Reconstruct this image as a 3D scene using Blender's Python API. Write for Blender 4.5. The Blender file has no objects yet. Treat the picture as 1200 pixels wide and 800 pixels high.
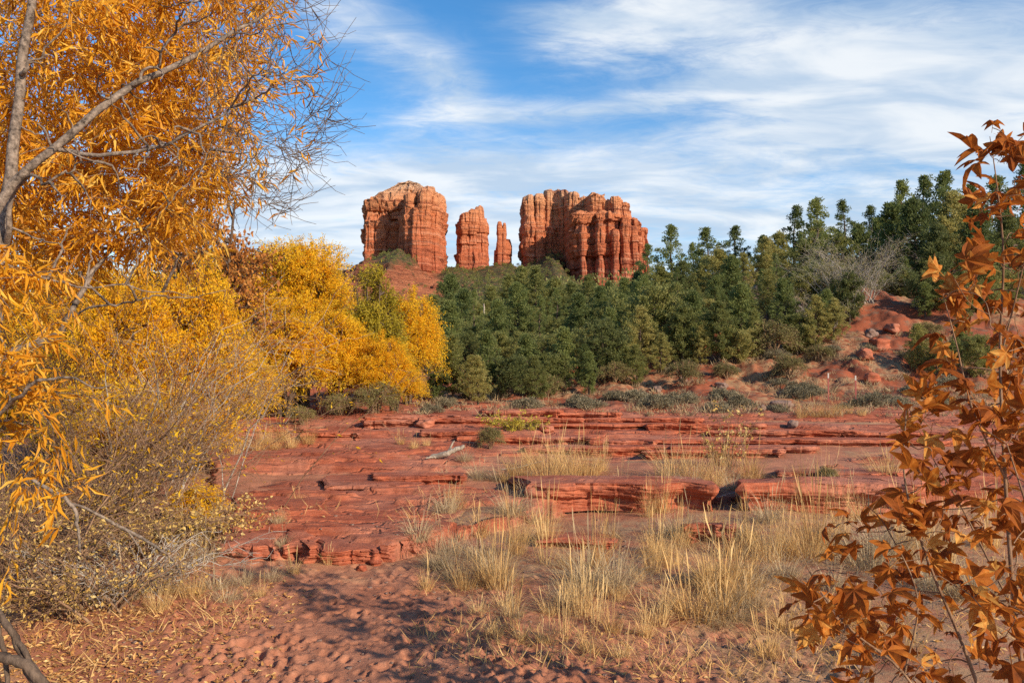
import bpy, math, random
import numpy as np
from math import radians, sin, cos, pi

# ------------------------------------------------------------------ camera, sky, sun, exposure
sc = bpy.context.scene
C = sc.collection
F = 933.0                      # focal length in pixels of a 1200 px wide picture
CAM = np.array([0.0, 0.0, 1.65])
PITCH = math.atan(30 / F)
cd = bpy.data.cameras.new('camera'); cam = bpy.data.objects.new('camera', cd); C.objects.link(cam)
cam.location = CAM; cam.rotation_euler = (pi / 2 + PITCH, 0, 0)
cd.sensor_width = 36; cd.lens = 36 * F / 1200; cd.clip_start = 0.05; cd.clip_end = 20000
sc.camera = cam

SUN_EL, SUN_AZ = radians(25), radians(47)      # azimuth measured from straight behind the camera towards the right
SUND = np.array([sin(SUN_AZ) * cos(SUN_EL), -cos(SUN_AZ) * cos(SUN_EL), sin(SUN_EL)])
sc.view_settings.view_transform = 'Standard'; sc.view_settings.look = 'None'
sc.view_settings.gamma = 1; sc.view_settings.use_curve_mapping = False
sc.view_settings.exposure = 0.55
sc.cycles.use_denoising = False
SKY_STRENGTH = 0.13
SUN_STRENGTH = 4.6

world = bpy.data.worlds.new('World'); sc.world = world; world.use_nodes = True


class NT:
    """tiny node-tree writer"""
    def __init__(s, tree):
        s.t = tree; tree.nodes.clear()

    def n(s, typ, **kw):
        nd = s.t.nodes.new(typ)
        for k, v in kw.items():
            setattr(nd, k, v)
        return nd

    def put(s, sock, v):
        if v is None: return
        if isinstance(v, bpy.types.NodeSocket): s.t.links.new(v, sock)
        else:
            try: sock.default_value = v
            except (TypeError, ValueError): sock.default_value = (*v, 1) if len(v) == 3 else v

    def math(s, op, a, b=None, c=None, clamp=False):
        nd = s.n('ShaderNodeMath', operation=op, use_clamp=clamp)
        for i, v in enumerate((a, b, c)): s.put(nd.inputs[i], v)
        return nd.outputs[0]

    def mix(s, f, a, b, mode='MIX'):
        nd = s.n('ShaderNodeMix', data_type='RGBA', blend_type=mode)
        s.put(nd.inputs[0], f)
        for i, v in ((6, a), (7, b)):
            s.put(nd.inputs[i], (*v, 1) if isinstance(v, tuple) and len(v) == 3 else v)
        return nd.outputs[2]

    def noise(s, vec, scale, detail=4, rough=0.5, dist=0.0):
        nd = s.n('ShaderNodeTexNoise'); s.put(nd.inputs['Vector'], vec)
        nd.inputs['Scale'].default_value = scale; nd.inputs['Detail'].default_value = detail
        nd.inputs['Roughness'].default_value = rough; nd.inputs['Distortion'].default_value = dist
        return nd.outputs['Fac']

    def ramp(s, f, stops):
        nd = s.n('ShaderNodeValToRGB'); s.put(nd.inputs[0], f); e = nd.color_ramp.elements
        while len(e) < len(stops): e.new(0.5)
        for el, (p, c) in zip(e, stops):
            el.position = p; el.color = (*c, 1) if len(c) == 3 else c
        return nd.outputs[0]

    def rng(s, v, a, b, c=0.0, d=1.0, smooth=True):
        nd = s.n('ShaderNodeMapRange', interpolation_type='SMOOTHSTEP' if smooth else 'LINEAR')
        s.put(nd.inputs[0], v)
        for i, q in enumerate((a, b, c, d)): nd.inputs[i + 1].default_value = q
        return nd.outputs[0]

    def xyz(s, x, y, z):
        nd = s.n('ShaderNodeCombineXYZ')
        for i, v in enumerate((x, y, z)): s.put(nd.inputs[i], v)
        return nd.outputs[0]

    def sep(s, v):
        nd = s.n('ShaderNodeSeparateXYZ'); s.put(nd.inputs[0], v); return nd.outputs

    def vscale(s, v, m):
        nd = s.n('ShaderNodeVectorMath', operation='MULTIPLY'); s.put(nd.inputs[0], v); nd.inputs[1].default_value = m
        return nd.outputs[0]


def build_world():
    T = NT(world.node_tree)
    sky = T.n('ShaderNodeTexSky', sky_type='NISHITA', sun_disc=False)
    sky.sun_elevation = SUN_EL
    sky.sun_rotation = pi - SUN_AZ            # sun_rotation runs clockwise from +Y seen from above
    sky.air_density = 1.0; sky.dust_density = 0.3; sky.ozone_density = 2.5
    d = T.n('ShaderNodeTexCoord').outputs['Generated']
    x, y, z = T.sep(d)
    hyp = T.math('SQRT', T.math('ADD', T.math('MULTIPLY', x, x), T.math('MULTIPLY', y, y)))
    az = T.math('ARCTAN2', x, y)
    el = T.math('DIVIDE', z, T.math('MAXIMUM', hyp, 0.02))
    # high cirrus: streaks seen on a flat layer overhead
    k = T.math('ADD', T.math('MAXIMUM', z, 0.0), 0.16)
    P = T.xyz(T.math('DIVIDE', x, k), T.math('DIVIDE', y, k), 0.0)
    mp = T.n('ShaderNodeMapping'); T.put(mp.inputs[0], P); mp.inputs['Rotation'].default_value = (0, 0, radians(24)); mp.inputs['Scale'].default_value = (0.75, 1.5, 1)
    streak = T.noise(mp.outputs[0], 1.9, 9, 0.62, 0.9)
    fine = T.noise(mp.outputs[0], 8.5, 8, 0.68, 1.1)
    big = T.noise(P, 0.9, 4, 0.5, 0.3)
    blobs = [  # azimuth, tan elevation, half widths, amount, tilt
        (-0.05, 0.235, 0.42, 0.060, 0.95, 0.02), (-0.30, 0.165, 0.25, 0.06, 0.75, 0.0), (0.10, 0.13, 0.5, 0.075, 0.75, 0.0),
        (0.36, 0.37, 0.24, 0.075, 1.05, -0.18), (0.52, 0.28, 0.22, 0.08, 0.8, -0.1), (0.16, 0.45, 0.13, 0.05, 0.85, 0.1),
        (-0.20, 0.43, 0.14, 0.06, 0.72, -0.5), (0.08, 0.325, 0.20, 0.018, 0.62, 0.03), (-0.08, 0.36, 0.05, 0.05, 0.42, -0.6),
        (0.45, 0.17, 0.3, 0.04, 0.5, 0.0), (0.62, 0.42, 0.1, 0.05, 0.3, 0), (-1.2, 0.35, 0.4, 0.2, 0.7, 0), (1.4, 0.3, 0.4, 0.18, 0.7, 0), (2.6, 0.4, 0.6, 0.2, 0.6, 0)]
    tot = None
    wx = T.math('MULTIPLY', T.math('SUBTRACT', streak, 0.5), 0.16)
    wy = T.math('MULTIPLY', T.math('SUBTRACT', big, 0.5), 0.10)
    azw = T.math('ADD', az, wx); elw = T.math('ADD', el, T.math('ADD', wy, T.math('MULTIPLY', wx, 0.35)))
    for (a0, e0, sa, se, amp, tilt) in blobs:
        da = T.math('SUBTRACT', azw, a0)
        de = T.math('SUBTRACT', T.math('SUBTRACT', elw, e0), T.math('MULTIPLY', da, tilt))
        q = T.math('ADD', T.math('POWER', T.math('ABSOLUTE', T.math('DIVIDE', da, sa)), 2.0), T.math('POWER', T.math('ABSOLUTE', T.math('DIVIDE', de, se)), 2.0))
        g = T.math('MULTIPLY', T.math('EXPONENT', T.math('MULTIPLY', q, -0.9)), amp)
        tot = g if tot is None else T.math('ADD', tot, g)
    mod = T.math('ADD', T.math('MULTIPLY', T.math('SUBTRACT', streak, 0.5), 1.5), T.math('MULTIPLY', T.math('SUBTRACT', fine, 0.5), 0.9))
    dens = T.math('ADD', T.math('MULTIPLY', tot, T.math('ADD', 1.0, mod)), T.math('MULTIPLY', mod, 0.22))
    dens = T.rng(dens, 0.12, 1.22, 0.0, 0.92)
    above = T.rng(z, -0.02, 0.02)
    dens = T.math('MULTIPLY', dens, above)
    grey = T.noise(mp.outputs[0], 3.1, 5, 0.55, 0.5)
    ccol = T.mix(T.rng(grey, 0.36, 0.66), (2.9, 3.6, 4.45), (4.9, 5.1, 5.25))
    hs = T.n('ShaderNodeHueSaturation'); T.put(hs.inputs['Color'], sky.outputs[0]); hs.inputs['Saturation'].default_value = 1.3; hs.inputs['Value'].default_value = 1.0
    col = T.mix(dens, hs.outputs[0], ccol)
    bg = T.n('ShaderNodeBackground'); T.put(bg.inputs[0], col); bg.inputs[1].default_value = SKY_STRENGTH
    out = T.n('ShaderNodeOutputWorld'); T.t.links.new(bg.outputs[0], out.inputs[0])


build_world()
ld = bpy.data.lights.new('sun', 'SUN'); sun = bpy.data.objects.new('sun', ld); C.objects.link(sun)
ld.energy = SUN_STRENGTH; ld.angle = radians(0.5); ld.color = (1.0, 0.84, 0.64)
from mathutils import Vector
sun.rotation_euler = Vector(tuple(SUND)).to_track_quat('Z', 'Y').to_euler()
sun.location = (20, -10, 30)

# ------------------------------------------------------------------ numeric helpers
R = np.random.default_rng(7)


def _hash(ix, iy, iz, seed):
    h = (ix.astype(np.int64) * 374761393 + iy.astype(np.int64) * 668265263 + iz.astype(np.int64) * 2147483647 + seed * 1274126177) & 0xffffffff
    h = ((h ^ (h >> 13)) * 1274126177) & 0xffffffff
    h = h ^ (h >> 16)
    return (h & 0xffffff) / float(0xffffff)


def vnoise(x, y, z=None, seed=0):
    x = np.asarray(x, float); y = np.asarray(y, float)
    ix = np.floor(x); iy = np.floor(y); fx = x - ix; fy = y - iy
    fx = fx * fx * fx * (fx * (fx * 6 - 15) + 10); fy = fy * fy * fy * (fy * (fy * 6 - 15) + 10)
    if z is None:
        o = np.zeros_like(ix)
        a = _hash(ix, iy, o, seed); b = _hash(ix + 1, iy, o, seed); c = _hash(ix, iy + 1, o, seed); d = _hash(ix + 1, iy + 1, o, seed)
        return (a + (b - a) * fx) * (1 - fy) + (c + (d - c) * fx) * fy - 0.5
    z = np.asarray(z, float); iz = np.floor(z); fz = z - iz; fz = fz * fz * (3 - 2 * fz)
    r = 0
    for k, wz in ((0, 1 - fz), (1, fz)):
        a = _hash(ix, iy, iz + k, seed); b = _hash(ix + 1, iy, iz + k, seed); c = _hash(ix, iy + 1, iz + k, seed); d = _hash(ix + 1, iy + 1, iz + k, seed)
        r = r + wz * ((a + (b - a) * fx) * (1 - fy) + (c + (d - c) * fx) * fy)
    return r - 0.5


def fbm(x, y, z=None, oct=4, seed=0, gain=0.5):
    r = 0; a = 1.0; s = 1.0
    for k in range(oct):
        r = r + a * vnoise(np.asarray(x) * s, np.asarray(y) * s, None if z is None else np.asarray(z) * s, seed + k * 17)
        a *= gain; s *= 2.03
    return r


def sstep(a, b, x):
    t = np.clip((np.asarray(x, float) - a) / (b - a), 0, 1); return t * t * (3 - 2 * t)


def unit(v):
    v = np.asarray(v, float); return v / np.maximum(np.linalg.norm(v, axis=-1, keepdims=True), 1e-9)


_c, _s = cos(PITCH), sin(PITCH)


def ray(px, py):
    u = (px - 600) / F; v = (400 - py) / F
    return np.array([u, _c - v * _s, _s + v * _c])


def P(px, py, Y):
    d = ray(px, py); return CAM + d * (Y / d[1])


def proj(p):
    q = np.asarray(p, float) - CAM
    f = q[..., 1] * _c + q[..., 2] * _s; u = q[..., 0] / f; v = (-q[..., 1] * _s + q[..., 2] * _c) / f
    return 600 + u * F, 400 - v * F


# ------------------------------------------------------------------ terrain height
EDGE = np.array([(-40, 30), (-14, 25), (-9, 21.5), (-6.7, 17), (-4.5, 12), (-3.1, 8.6), (-2.62, 7.1), (-2.45, 6.85), (-1.2, 6.85), (-0.6, 7.4), (0.0, 8.5), (1.2, 9.4), (2.5, 9.4), (4.6, 9.5), (7, 9.8), (14, 12), (40, 16)])


def edge_s(x, y):
    return y - np.interp(x, EDGE[:, 0], EDGE[:, 1]) - 0.5 * fbm(x * 1.3, y * 1.3, oct=4, seed=3) - 0.12 * vnoise(x * 6, y * 6, seed=8)


def terrace(h, st, sharp):
    t = h / st; f = np.floor(t); r = t - f
    return st * (f + np.clip((r - (1 - sharp)) / sharp, 0, 1) ** 1.0 * 0.86 + 0.14 * r)


def Hparts(x, y):
    x = np.asarray(x, float); y = np.asarray(y, float)
    base = 0.10 * fbm(x * 0.35, y * 0.35, oct=3, seed=1)
    base = base + 0.03 * fbm(x * 2.2, y * 2.2, oct=3, seed=12)
    s = edge_s(x, y)
    near = np.clip(s, 0, 30)
    yy = np.minimum(y, 34.0)
    ridge = fbm(x * 0.17 + 0.05 * y, yy * 0.55, oct=5, seed=21, gain=0.55)
    h0 = 0.10 + 0.020 * near + 0.21 * ridge + 0.03 * fbm(x * 1.2, yy * 4.0, oct=3, seed=4)
    wob = 0.03 * fbm(x * 3, yy * 5, oct=3, seed=30)
    hr = 0.65 * terrace(h0 + wob, 0.085, 0.10) + 0.35 * terrace(h0 + wob * 0.6 + 0.013, 0.034, 0.16)
    hr = hr + 0.008 * fbm(x * 7, yy * 12, oct=3, seed=41)
    hr = np.maximum(hr, 0.03 + 0.013 * near)
    m = sstep(0.0, 0.05, s)
    hs = base + 0.062 + 0.016 * near + 0.06 * sstep(2.2, 0.6, near) * sstep(1.0, -0.5, x) + 0.08 * fbm(x * 0.5, yy * 0.9, oct=3, seed=55) - 0.02
    sand_top = base - 0.2 * (1 - m) * 0
    h = np.where(m > 0, np.maximum(base * 0.4 + hr * m, hs * m + base * (1 - m)), base)
    rock = np.maximum(m * sstep(-0.004, 0.012, base * 0.4 + hr * m - hs), sstep(-.05, 0, s) * sstep(.16, .08, s))
    # red earth bank and the wooded hill behind it
    Yb = 23.0 + 1.3 * fbm(x * 0.2, y * 0 + 3, oct=3, seed=60) + np.interp(x, [-30, -8, 0, 12, 40], [12, 4, 1.0, 0, -3])
    A = np.interp(x, [-60, -12, -4, 2, 7, 13, 18, 32, 60], [0.05, 0.18, 0.34, 0.5, 0.72, 1.0, 1.08, 1.25, 1.5])
    tb = (y - Yb) / 17.0
    gul = fbm(x * 0.35, y * 0.16, oct=4, seed=71)
    bank = 4.3 * A * (sstep(0, 1, tb) * 0.75 + 0.25 * np.clip(tb, 0, 1)) * (1 + 0.35 * gul) + (0.45 * np.abs(fbm(x * 0.55, y * 0.30, oct=4, seed=77)) + 0.13 * fbm(x * 2.0, y * 2.0, oct=5, seed=78, gain=.65)) * sstep(0, 0.25, tb)
    side = np.maximum(x - 20, 0) * 0.13 * sstep(20, 44, y)
    far = 0.066 * np.clip(y - 48, 0, 850) * np.interp(x, [-400, -60, 40, 400], [0.8, 0.8, 1.0, 1.3]) + 0.03 * np.clip(y - 48, 0, 300) * fbm(x * 0.02, y * 0.02, oct=3, seed=80)
    far = far * sstep(2500, 1200, y)
    h = h + bank + np.minimum(side, 30) + far
    # river bank on the left, slightly raised
    h = h + 0.35 * sstep(-3.4, -6.5, x) * sstep(14, 4, y) * sstep(-3, 3, y)
    bk = sstep(0.0, 0.03, tb)
    return h, rock * (1 - bk), bk


def H(x, y):
    return Hparts(x, y)[0]


def ground(px, py):
    d = ray(px, py); t = np.geomspace(2.5, 900, 900)
    pts = CAM[None] + d[None] * t[:, None]
    g = H(pts[:, 0], pts[:, 1]); below = pts[:, 2] < g
    i = int(np.argmax(below)) if below.any() else len(t) - 1
    if i > 0:
        a = pts[i - 1, 2] - g[i - 1]; b = g[i] - pts[i, 2]; w = a / max(a + b, 1e-9)
        p = pts[i - 1] * (1 - w) + pts[i] * w
    else: p = pts[i]
    return np.array([p[0], p[1], float(H(p[0], p[1]))])


def gz(x, y): return float(H(x, y))


# ------------------------------------------------------------------ mesh helpers
def make_mesh(name, V, faces, smooth=False, attrs=None, mats=()):
    me = bpy.data.meshes.new(name)
    V = np.ascontiguousarray(V, np.float32).reshape(-1, 3)
    if not isinstance(faces, list): faces = [faces]
    faces = [np.asarray(f, np.int32) for f in faces if len(f)]
    nl = sum(f.size for f in faces); nf = sum(len(f) for f in faces)
    me.vertices.add(len(V)); me.vertices.foreach_set('co', V.ravel())
    me.loops.add(nl); me.polygons.add(nf)
    me.loops.foreach_set('vertex_index', np.concatenate([f.ravel() for f in faces]))
    tot = np.concatenate([np.full(len(f), f.shape[1], np.int32) for f in faces])
    st = np.concatenate([[0], np.cumsum(tot)[:-1]]).astype(np.int32)
    me.polygons.foreach_set('loop_start', st)
    me.polygons.foreach_set('use_smooth', np.full(nf, bool(smooth)))
    for k, v in (attrs or {}).items():
        a = me.attributes.new(k, 'FLOAT', 'POINT'); a.data.foreach_set('value', np.ascontiguousarray(v, np.float32))
    for m in mats: me.materials.append(m)
    me.update(calc_edges=True)
    return me


def link(name, me, parent=None, loc=None):
    o = bpy.data.objects.new(name, me); C.objects.link(o)
    if parent is not None: o.parent = parent
    if loc is not None: o.location = loc
    return o


def tag(o, label=None, cat=None, group=None, kind=None):
    if label: o['label'] = label
    if cat: o['category'] = cat
    if group: o['group'] = group
    if kind: o['kind'] = kind
    return o


def empty(name, loc, label=None, cat=None, group=None):
    o = bpy.data.objects.new(name, None); C.objects.link(o); o.location = loc; o.empty_display_size = 0.2
    return tag(o, label, cat, group)


class Tubes:
    """many tapering twigs, joined into one mesh"""
    def __init__(s): s.V = []; s.Fq = []; s.n = 0

    def many(s, Pt, Rd, k=4):
        Pt = np.asarray(Pt, float); Rd = np.asarray(Rd, float)
        M, N, _ = Pt.shape
        T = np.gradient(Pt, axis=1); T = unit(T)
        mt = unit(T.mean(axis=1))
        ref = np.where(np.abs(mt[:, 2:3]) < 0.85, np.array([[0, 0, 1.0]]), np.array([[1.0, 0, 0]]))
        U = unit(np.cross(T, ref[:, None, :])); W = np.cross(T, U)
        a = np.arange(k) * 2 * pi / k
        ring = Pt[:, :, None, :] + Rd[:, :, None, None] * (np.cos(a)[None, None, :, None] * U[:, :, None, :] + np.sin(a)[None, None, :, None] * W[:, :, None, :])
        s.V.append(ring.reshape(-1, 3))
        i = np.arange(N - 1)[:, None] * k; j = np.arange(k)[None]
        q = np.stack([i + j, i + (j + 1) % k, i + k + (j + 1) % k, i + k + j], -1).reshape(-1, 4)
        f = (q[None] + (np.arange(M) * N * k)[:, None, None] + s.n).reshape(-1, 4)
        s.Fq.append(f); s.n += M * N * k

    def one(s, pts, rad, k=6): s.many(np.asarray(pts)[None], np.asarray(rad)[None], k)

    def mesh(s, name, mat): return make_mesh(name, np.concatenate(s.V), np.concatenate(s.Fq), True, None, [mat])


def spline(ctrl, n):
    """catmull-rom through rows of any width"""
    c = np.asarray(ctrl, float); c = np.vstack([2 * c[0] - c[1], c, 2 * c[-1] - c[-2]])
    t = np.linspace(0, len(c) - 3 - 1e-6, n); i = t.astype(int); f = (t - i)[:, None]
    p0, p1, p2, p3 = c[i], c[i + 1], c[i + 2], c[i + 3]
    return 0.5 * (2 * p1 + (p2 - p0) * f + (2 * p0 - 5 * p1 + 4 * p2 - p3) * f ** 2 + (3 * p1 - p0 - 3 * p2 + p3) * f ** 3)


LENS = (np.array([(0, 0, 0), (.42, .5, .10), (.42, -.5, .10), (1, 0, -.12), (.45, 0, 0)]), np.array([(0, 4, 1), (0, 2, 4), (1, 4, 3), (4, 2, 3)]))
DIAMOND = (np.array([(0, 0, 0), (.5, .5, .04), (1, 0, 0), (.5, -.5, .04)]), np.array([(0, 3, 2, 1)]))


def scatter(tmpl, pos, fwd, length, width, rng, tone=None, up=None):
    """leaf-like faces at pos, pointing along fwd, random roll"""
    tv, tf = tmpl; n = len(pos)
    f = unit(fwd)
    r = rng.normal(size=(n, 3)) if up is None else up
    sde = unit(np.cross(f, r)); u = np.cross(sde, f)
    L = np.broadcast_to(length, (n,))[:, None, None]; W = np.broadcast_to(width, (n,))[:, None, None]
    V = pos[:, None, :] + L * tv[None, :, 0:1] * f[:, None] + W * tv[None, :, 1:2] * sde[:, None] + L * tv[None, :, 2:3] * u[:, None]
    k = len(tv)
    Fc = (tf[None] + (np.arange(n) * k)[:, None, None]).reshape(-1, tf.shape[1])
    tn = np.repeat(tone, k) if tone is not None else np.full(n * k, 0.5)
    return V.reshape(-1, 3), Fc, tn


def leaf_mesh(name, parts, mat):
    Vs = []; Fs = []; Ts = []; o = 0
    for V, Fc, t in parts:
        Vs.append(V); Fs.append(Fc + o); Ts.append(t); o += len(V)
    return make_mesh(name, np.concatenate(Vs), np.concatenate(Fs), False, {'tone': np.concatenate(Ts)}, [mat])


# ------------------------------------------------------------------ materials
def new_mat(name):
    m = bpy.data.materials.new(name); m.use_nodes = True
    return m, NT(m.node_tree)


def finish(T, col, rough=0.8, normal=None, spec=0.3):
    b = T.n('ShaderNodeBsdfPrincipled'); T.put(b.inputs['Base Color'], col); T.put(b.inputs['Roughness'], rough)
    b.inputs['Specular IOR Level'].default_value = spec
    if normal is not None: T.put(b.inputs['Normal'], normal)
    o = T.n('ShaderNodeOutputMaterial'); T.t.links.new(b.outputs[0], o.inputs[0]); return b


def bump(T, h, strength, dist):
    b = T.n('ShaderNodeBump'); b.inputs['Strength'].default_value = strength; b.inputs['Distance'].default_value = dist
    T.put(b.inputs['Height'], h); return b.outputs[0]


def leaf_mat(name, stops, transl=0.35, tint=None, objvar=0.25, rough=0.55, spec=0.25, mottle=0):
    """stops: colours over (per-leaf random + per-clump tone)"""
    m, T = new_mat(name)
    isl = T.n('ShaderNodeNewGeometry').outputs['Random Per Island']
    at = T.n('ShaderNodeAttribute', attribute_name='tone').outputs['Fac']
    oi = T.n('ShaderNodeObjectInfo').outputs['Random']
    f = T.math('ADD', T.math('MULTIPLY', isl, 0.55 - objvar * 0.5), T.math('MULTIPLY', at, 0.45 - objvar * 0.5))
    f = T.math('ADD', f, T.math('MULTIPLY', oi, objvar))
    if mottle:
        ps = T.n('ShaderNodeNewGeometry').outputs['Position']
        f = T.math('ADD', f, T.math('MULTIPLY', T.math('SUBTRACT', T.noise(ps, 28, 5, .65), .5), mottle))
    col = T.ramp(f, stops)
    b = T.n('ShaderNodeBsdfPrincipled'); T.put(b.inputs['Base Color'], col); b.inputs['Roughness'].default_value = rough
    b.inputs['Specular IOR Level'].default_value = spec
    tr = T.n('ShaderNodeBsdfTranslucent'); T.put(tr.inputs[0], col)
    mx = T.n('ShaderNodeMixShader'); mx.inputs[0].default_value = transl
    T.t.links.new(b.outputs[0], mx.inputs[1]); T.t.links.new(tr.outputs[0], mx.inputs[2])
    o = T.n('ShaderNodeOutputMaterial'); T.t.links.new(mx.outputs[0], o.inputs[0])
    return m


def bark_mat(name, dark, light, scale=30.0, stretch=(1, 1, 0.35)):
    m, T = new_mat(name)
    p = T.vscale(T.n('ShaderNodeTexCoord').outputs['Object'], stretch)
    n1 = T.noise(p, scale, 6, 0.65); n2 = T.noise(p, scale * 0.15, 3, 0.5)
    f = T.math('ADD', T.math('MULTIPLY', n1, 0.7), T.math('MULTIPLY', n2, 0.3))
    finish(T, T.ramp(f, [(0.36, dark), (0.62, light)]), 0.9, bump(T, n1, 0.6, 0.02), 0.2)
    return m


MAT = {}
MAT['willow_leaf'] = leaf_mat('willow_leaf', [(0.0, (.40, .15, .012)), (0.3, (.66, .29, .018)), (0.65, (.82, .44, .032)), (1.0, (.88, .62, .16))], 0.45, objvar=0.0)
MAT['gold_leaf'] = leaf_mat('gold_leaf', [(0.0, (.66, .32, .010)), (0.3, (.85, .48, .015)), (0.65, (.93, .60, .026)), (1.0, (.94, .68, .06))], 0.58, objvar=0.2)
MAT['olive_gold_leaf'] = leaf_mat('olive_gold_leaf', [(0.0, (.20, .16, .012)), (0.5, (.40, .31, .02)), (1.0, (.56, .42, .04))], 0.35, objvar=0.1)
MAT['rust_leaf'] = leaf_mat('rust_leaf', [(0.0, (.26, .09, .02)), (0.5, (.44, .17, .035)), (1.0, (.58, .30, .07))], 0.35, objvar=0.0)
MAT['sycamore_leaf'] = leaf_mat('sycamore_leaf', [(0.0, (.13, .038, .012)), (0.4, (.32, .088, .015)), (0.75, (.50, .165, .022)), (1.0, (.66, .36, .09))], 0.42, objvar=0.0, rough=0.7, spec=0.15, mottle=1.1)
MAT['pine_needle'] = leaf_mat('pine_needle', [(0.12, (.080, .105, .036)), (0.5, (.165, .195, .060)), (0.88, (.29, .31, .090))], 0.5, objvar=0.5)
MAT['juniper_needle'] = leaf_mat('juniper_needle', [(0.12, (.100, .118, .044)), (0.35, (.175, .188, .056)), (0.6, (.27, .265, .078)), (0.88, (.46, .38, .125))], 0.5, objvar=0.55)
MAT['sage_leaf'] = leaf_mat('sage_leaf', [(0.0, (.13, .105, .06)), (0.5, (.22, .185, .11)), (1.0, (.34, .29, .18))], 0.25, objvar=0.4)
MAT['olive_leaf'] = leaf_mat('olive_leaf', [(0.0, (.10, .10, .03)), (0.5, (.20, .18, .06)), (1.0, (.36, .29, .10))], 0.25, objvar=0.3)
MAT['weed_leaf'] = leaf_mat('weed_leaf', [(0.0, (.30, .26, .03)), (0.5, (.48, .40, .05)), (1.0, (.62, .50, .08))], 0.35, objvar=0.1)
MAT['pale_leaf'] = leaf_mat('pale_leaf', [(0.0, (.34, .18, .04)), (0.5, (.58, .38, .10)), (1.0, (.74, .60, .28))], 0.3, objvar=0.1)
MAT['straw'] = leaf_mat('straw', [(0.0, (.34, .18, .065)), (0.45, (.62, .39, .15)), (1.0, (.84, .62, .30))], 0.3, objvar=0.45, rough=0.6)
MAT['grey_straw'] = leaf_mat('grey_straw', [(0.0, (.24, .17, .09)), (0.5, (.46, .34, .19)), (1.0, (.66, .53, .33))], 0.25, objvar=0.4, rough=0.6)
MAT['litter'] = leaf_mat('litter', [(0.0, (.25, .10, .03)), (0.5, (.50, .26, .08)), (1.0, (.72, .50, .22))], 0.1, objvar=0.0)
MAT['willow_bark'] = bark_mat('willow_bark', (.030, .022, .018), (.30, .235, .185), 34, (1, 1, 1))
MAT['dark_bark'] = bark_mat('dark_bark', (.04, .027, .02), (.15, .105, .075), 40)
MAT['twig'] = bark_mat('twig', (.12, .06, .032), (.32, .20, .12), 20)
MAT['grey_twig'] = bark_mat('grey_twig', (.24, .20, .165), (.50, .44, .37), 20)
MAT['driftwood'] = bark_mat('driftwood', (.16, .12, .09), (.46, .39, .31), 25)


def rock_colour(T, pos):
    a = T.noise(T.vscale(pos, (0.9, 1.7, 16)), 1.5, 8, 0.68, 0.6); b = T.noise(pos, 0.55, 6, 0.6); c = T.noise(pos, 3.2, 8, 0.68); d = T.noise(pos, 60, 5, 0.7)
    rk = T.mix(T.rng(a, .36, .64), (.26, .062, .031), (.45, .130, .063))
    rk = T.mix(T.rng(b, .44, .60, 0, .65), rk, (.42, .175, .110))
    rk = T.mix(T.rng(c, .54, .66, 0, .65), rk, (.185, .062, .040))
    rk = T.mix(T.rng(c, .44, .34, 0, .45), rk, (.49, .165, .082))
    return T.mix(T.math('MULTIPLY', T.rng(d, .50, .72), .4), rk, (.50, .25, .17))


def joints(T, pos):
    v = T.n('ShaderNodeTexVoronoi', feature='DISTANCE_TO_EDGE'); v.inputs['Scale'].default_value = 1.1
    w = T.n('ShaderNodeVectorMath', operation='ADD'); T.put(w.inputs[0], T.vscale(pos, (0.7, 1.6, 1)))
    nn = T.n('ShaderNodeTexNoise'); nn.inputs['Scale'].default_value = 1.6; nn.inputs['Detail'].default_value = 5; T.put(nn.inputs['Vector'], pos)
    T.put(w.inputs[1], nn.outputs['Color']); T.put(v.inputs['Vector'], w.outputs[0])
    return T.rng(v.outputs['Distance'], 0.0, .045)


def ground_mat():
    m, T = new_mat('red_ground')
    pos = T.n('ShaderNodeNewGeometry').outputs['Position']
    at = lambda k: T.n('ShaderNodeAttribute', attribute_name=k).outputs['Fac']
    rock, bank, wood, straw = at('rock'), at('bank'), at('wood'), at('straw')
    n_b = T.noise(pos, 0.7, 5, 0.55); n_m = T.noise(pos, 5.0, 6, 0.6); n_f = T.noise(pos, 45, 6, 0.7)
    st = T.noise(T.vscale(pos, (0.8, 2.6, 22)), 1.6, 6, 0.65, 0.4)
    sand = T.mix(n_m, (.30, .110, .056), (.48, .215, .125))
    sand = T.mix(T.math('MULTIPLY', T.rng(n_f, .5, .72), .45), sand, (.50, .26, .165))
    sand = T.mix(T.rng(n_b, .45, .66, 0, .55), sand, (.28, .090, .045))
    rk = rock_colour(T, pos)
    bk = T.mix(n_m, (.20, .054, .026), (.35, .100, .047))
    n_k = T.noise(pos, 1.7, 7, 0.7)
    bk = T.mix(T.rng(n_k, .50, .60, 0, .8), bk, (.17, .105, .07))
    bk = T.mix(T.rng(n_f, .55, .70, 0, .6), bk, (.14, .06, .035))
    col = T.mix(rock, sand, rk); col = T.mix(bank, col, bk)
    col = T.mix(T.math('MULTIPLY', straw, T.rng(n_m, .35, .6)), col, (.40, .27, .14))
    wd = T.mix(n_m, (.12, .09, .05), (.20, .12, .07))
    col = T.mix(wood, col, wd)
    jt = T.math('MULTIPLY', joints(T, pos), T.math('MULTIPLY', rock, 1.0))
    hgt = T.math('ADD', T.math('ADD', T.math('MULTIPLY', n_f, .4), jt), T.math('ADD', T.math('MULTIPLY', n_m, .8), T.math('MULTIPLY', st, T.math('MULTIPLY', rock, 1.3))))
    finish(T, col, 0.92, bump(T, hgt, 0.75, 0.035), 0.15)
    return m


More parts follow.
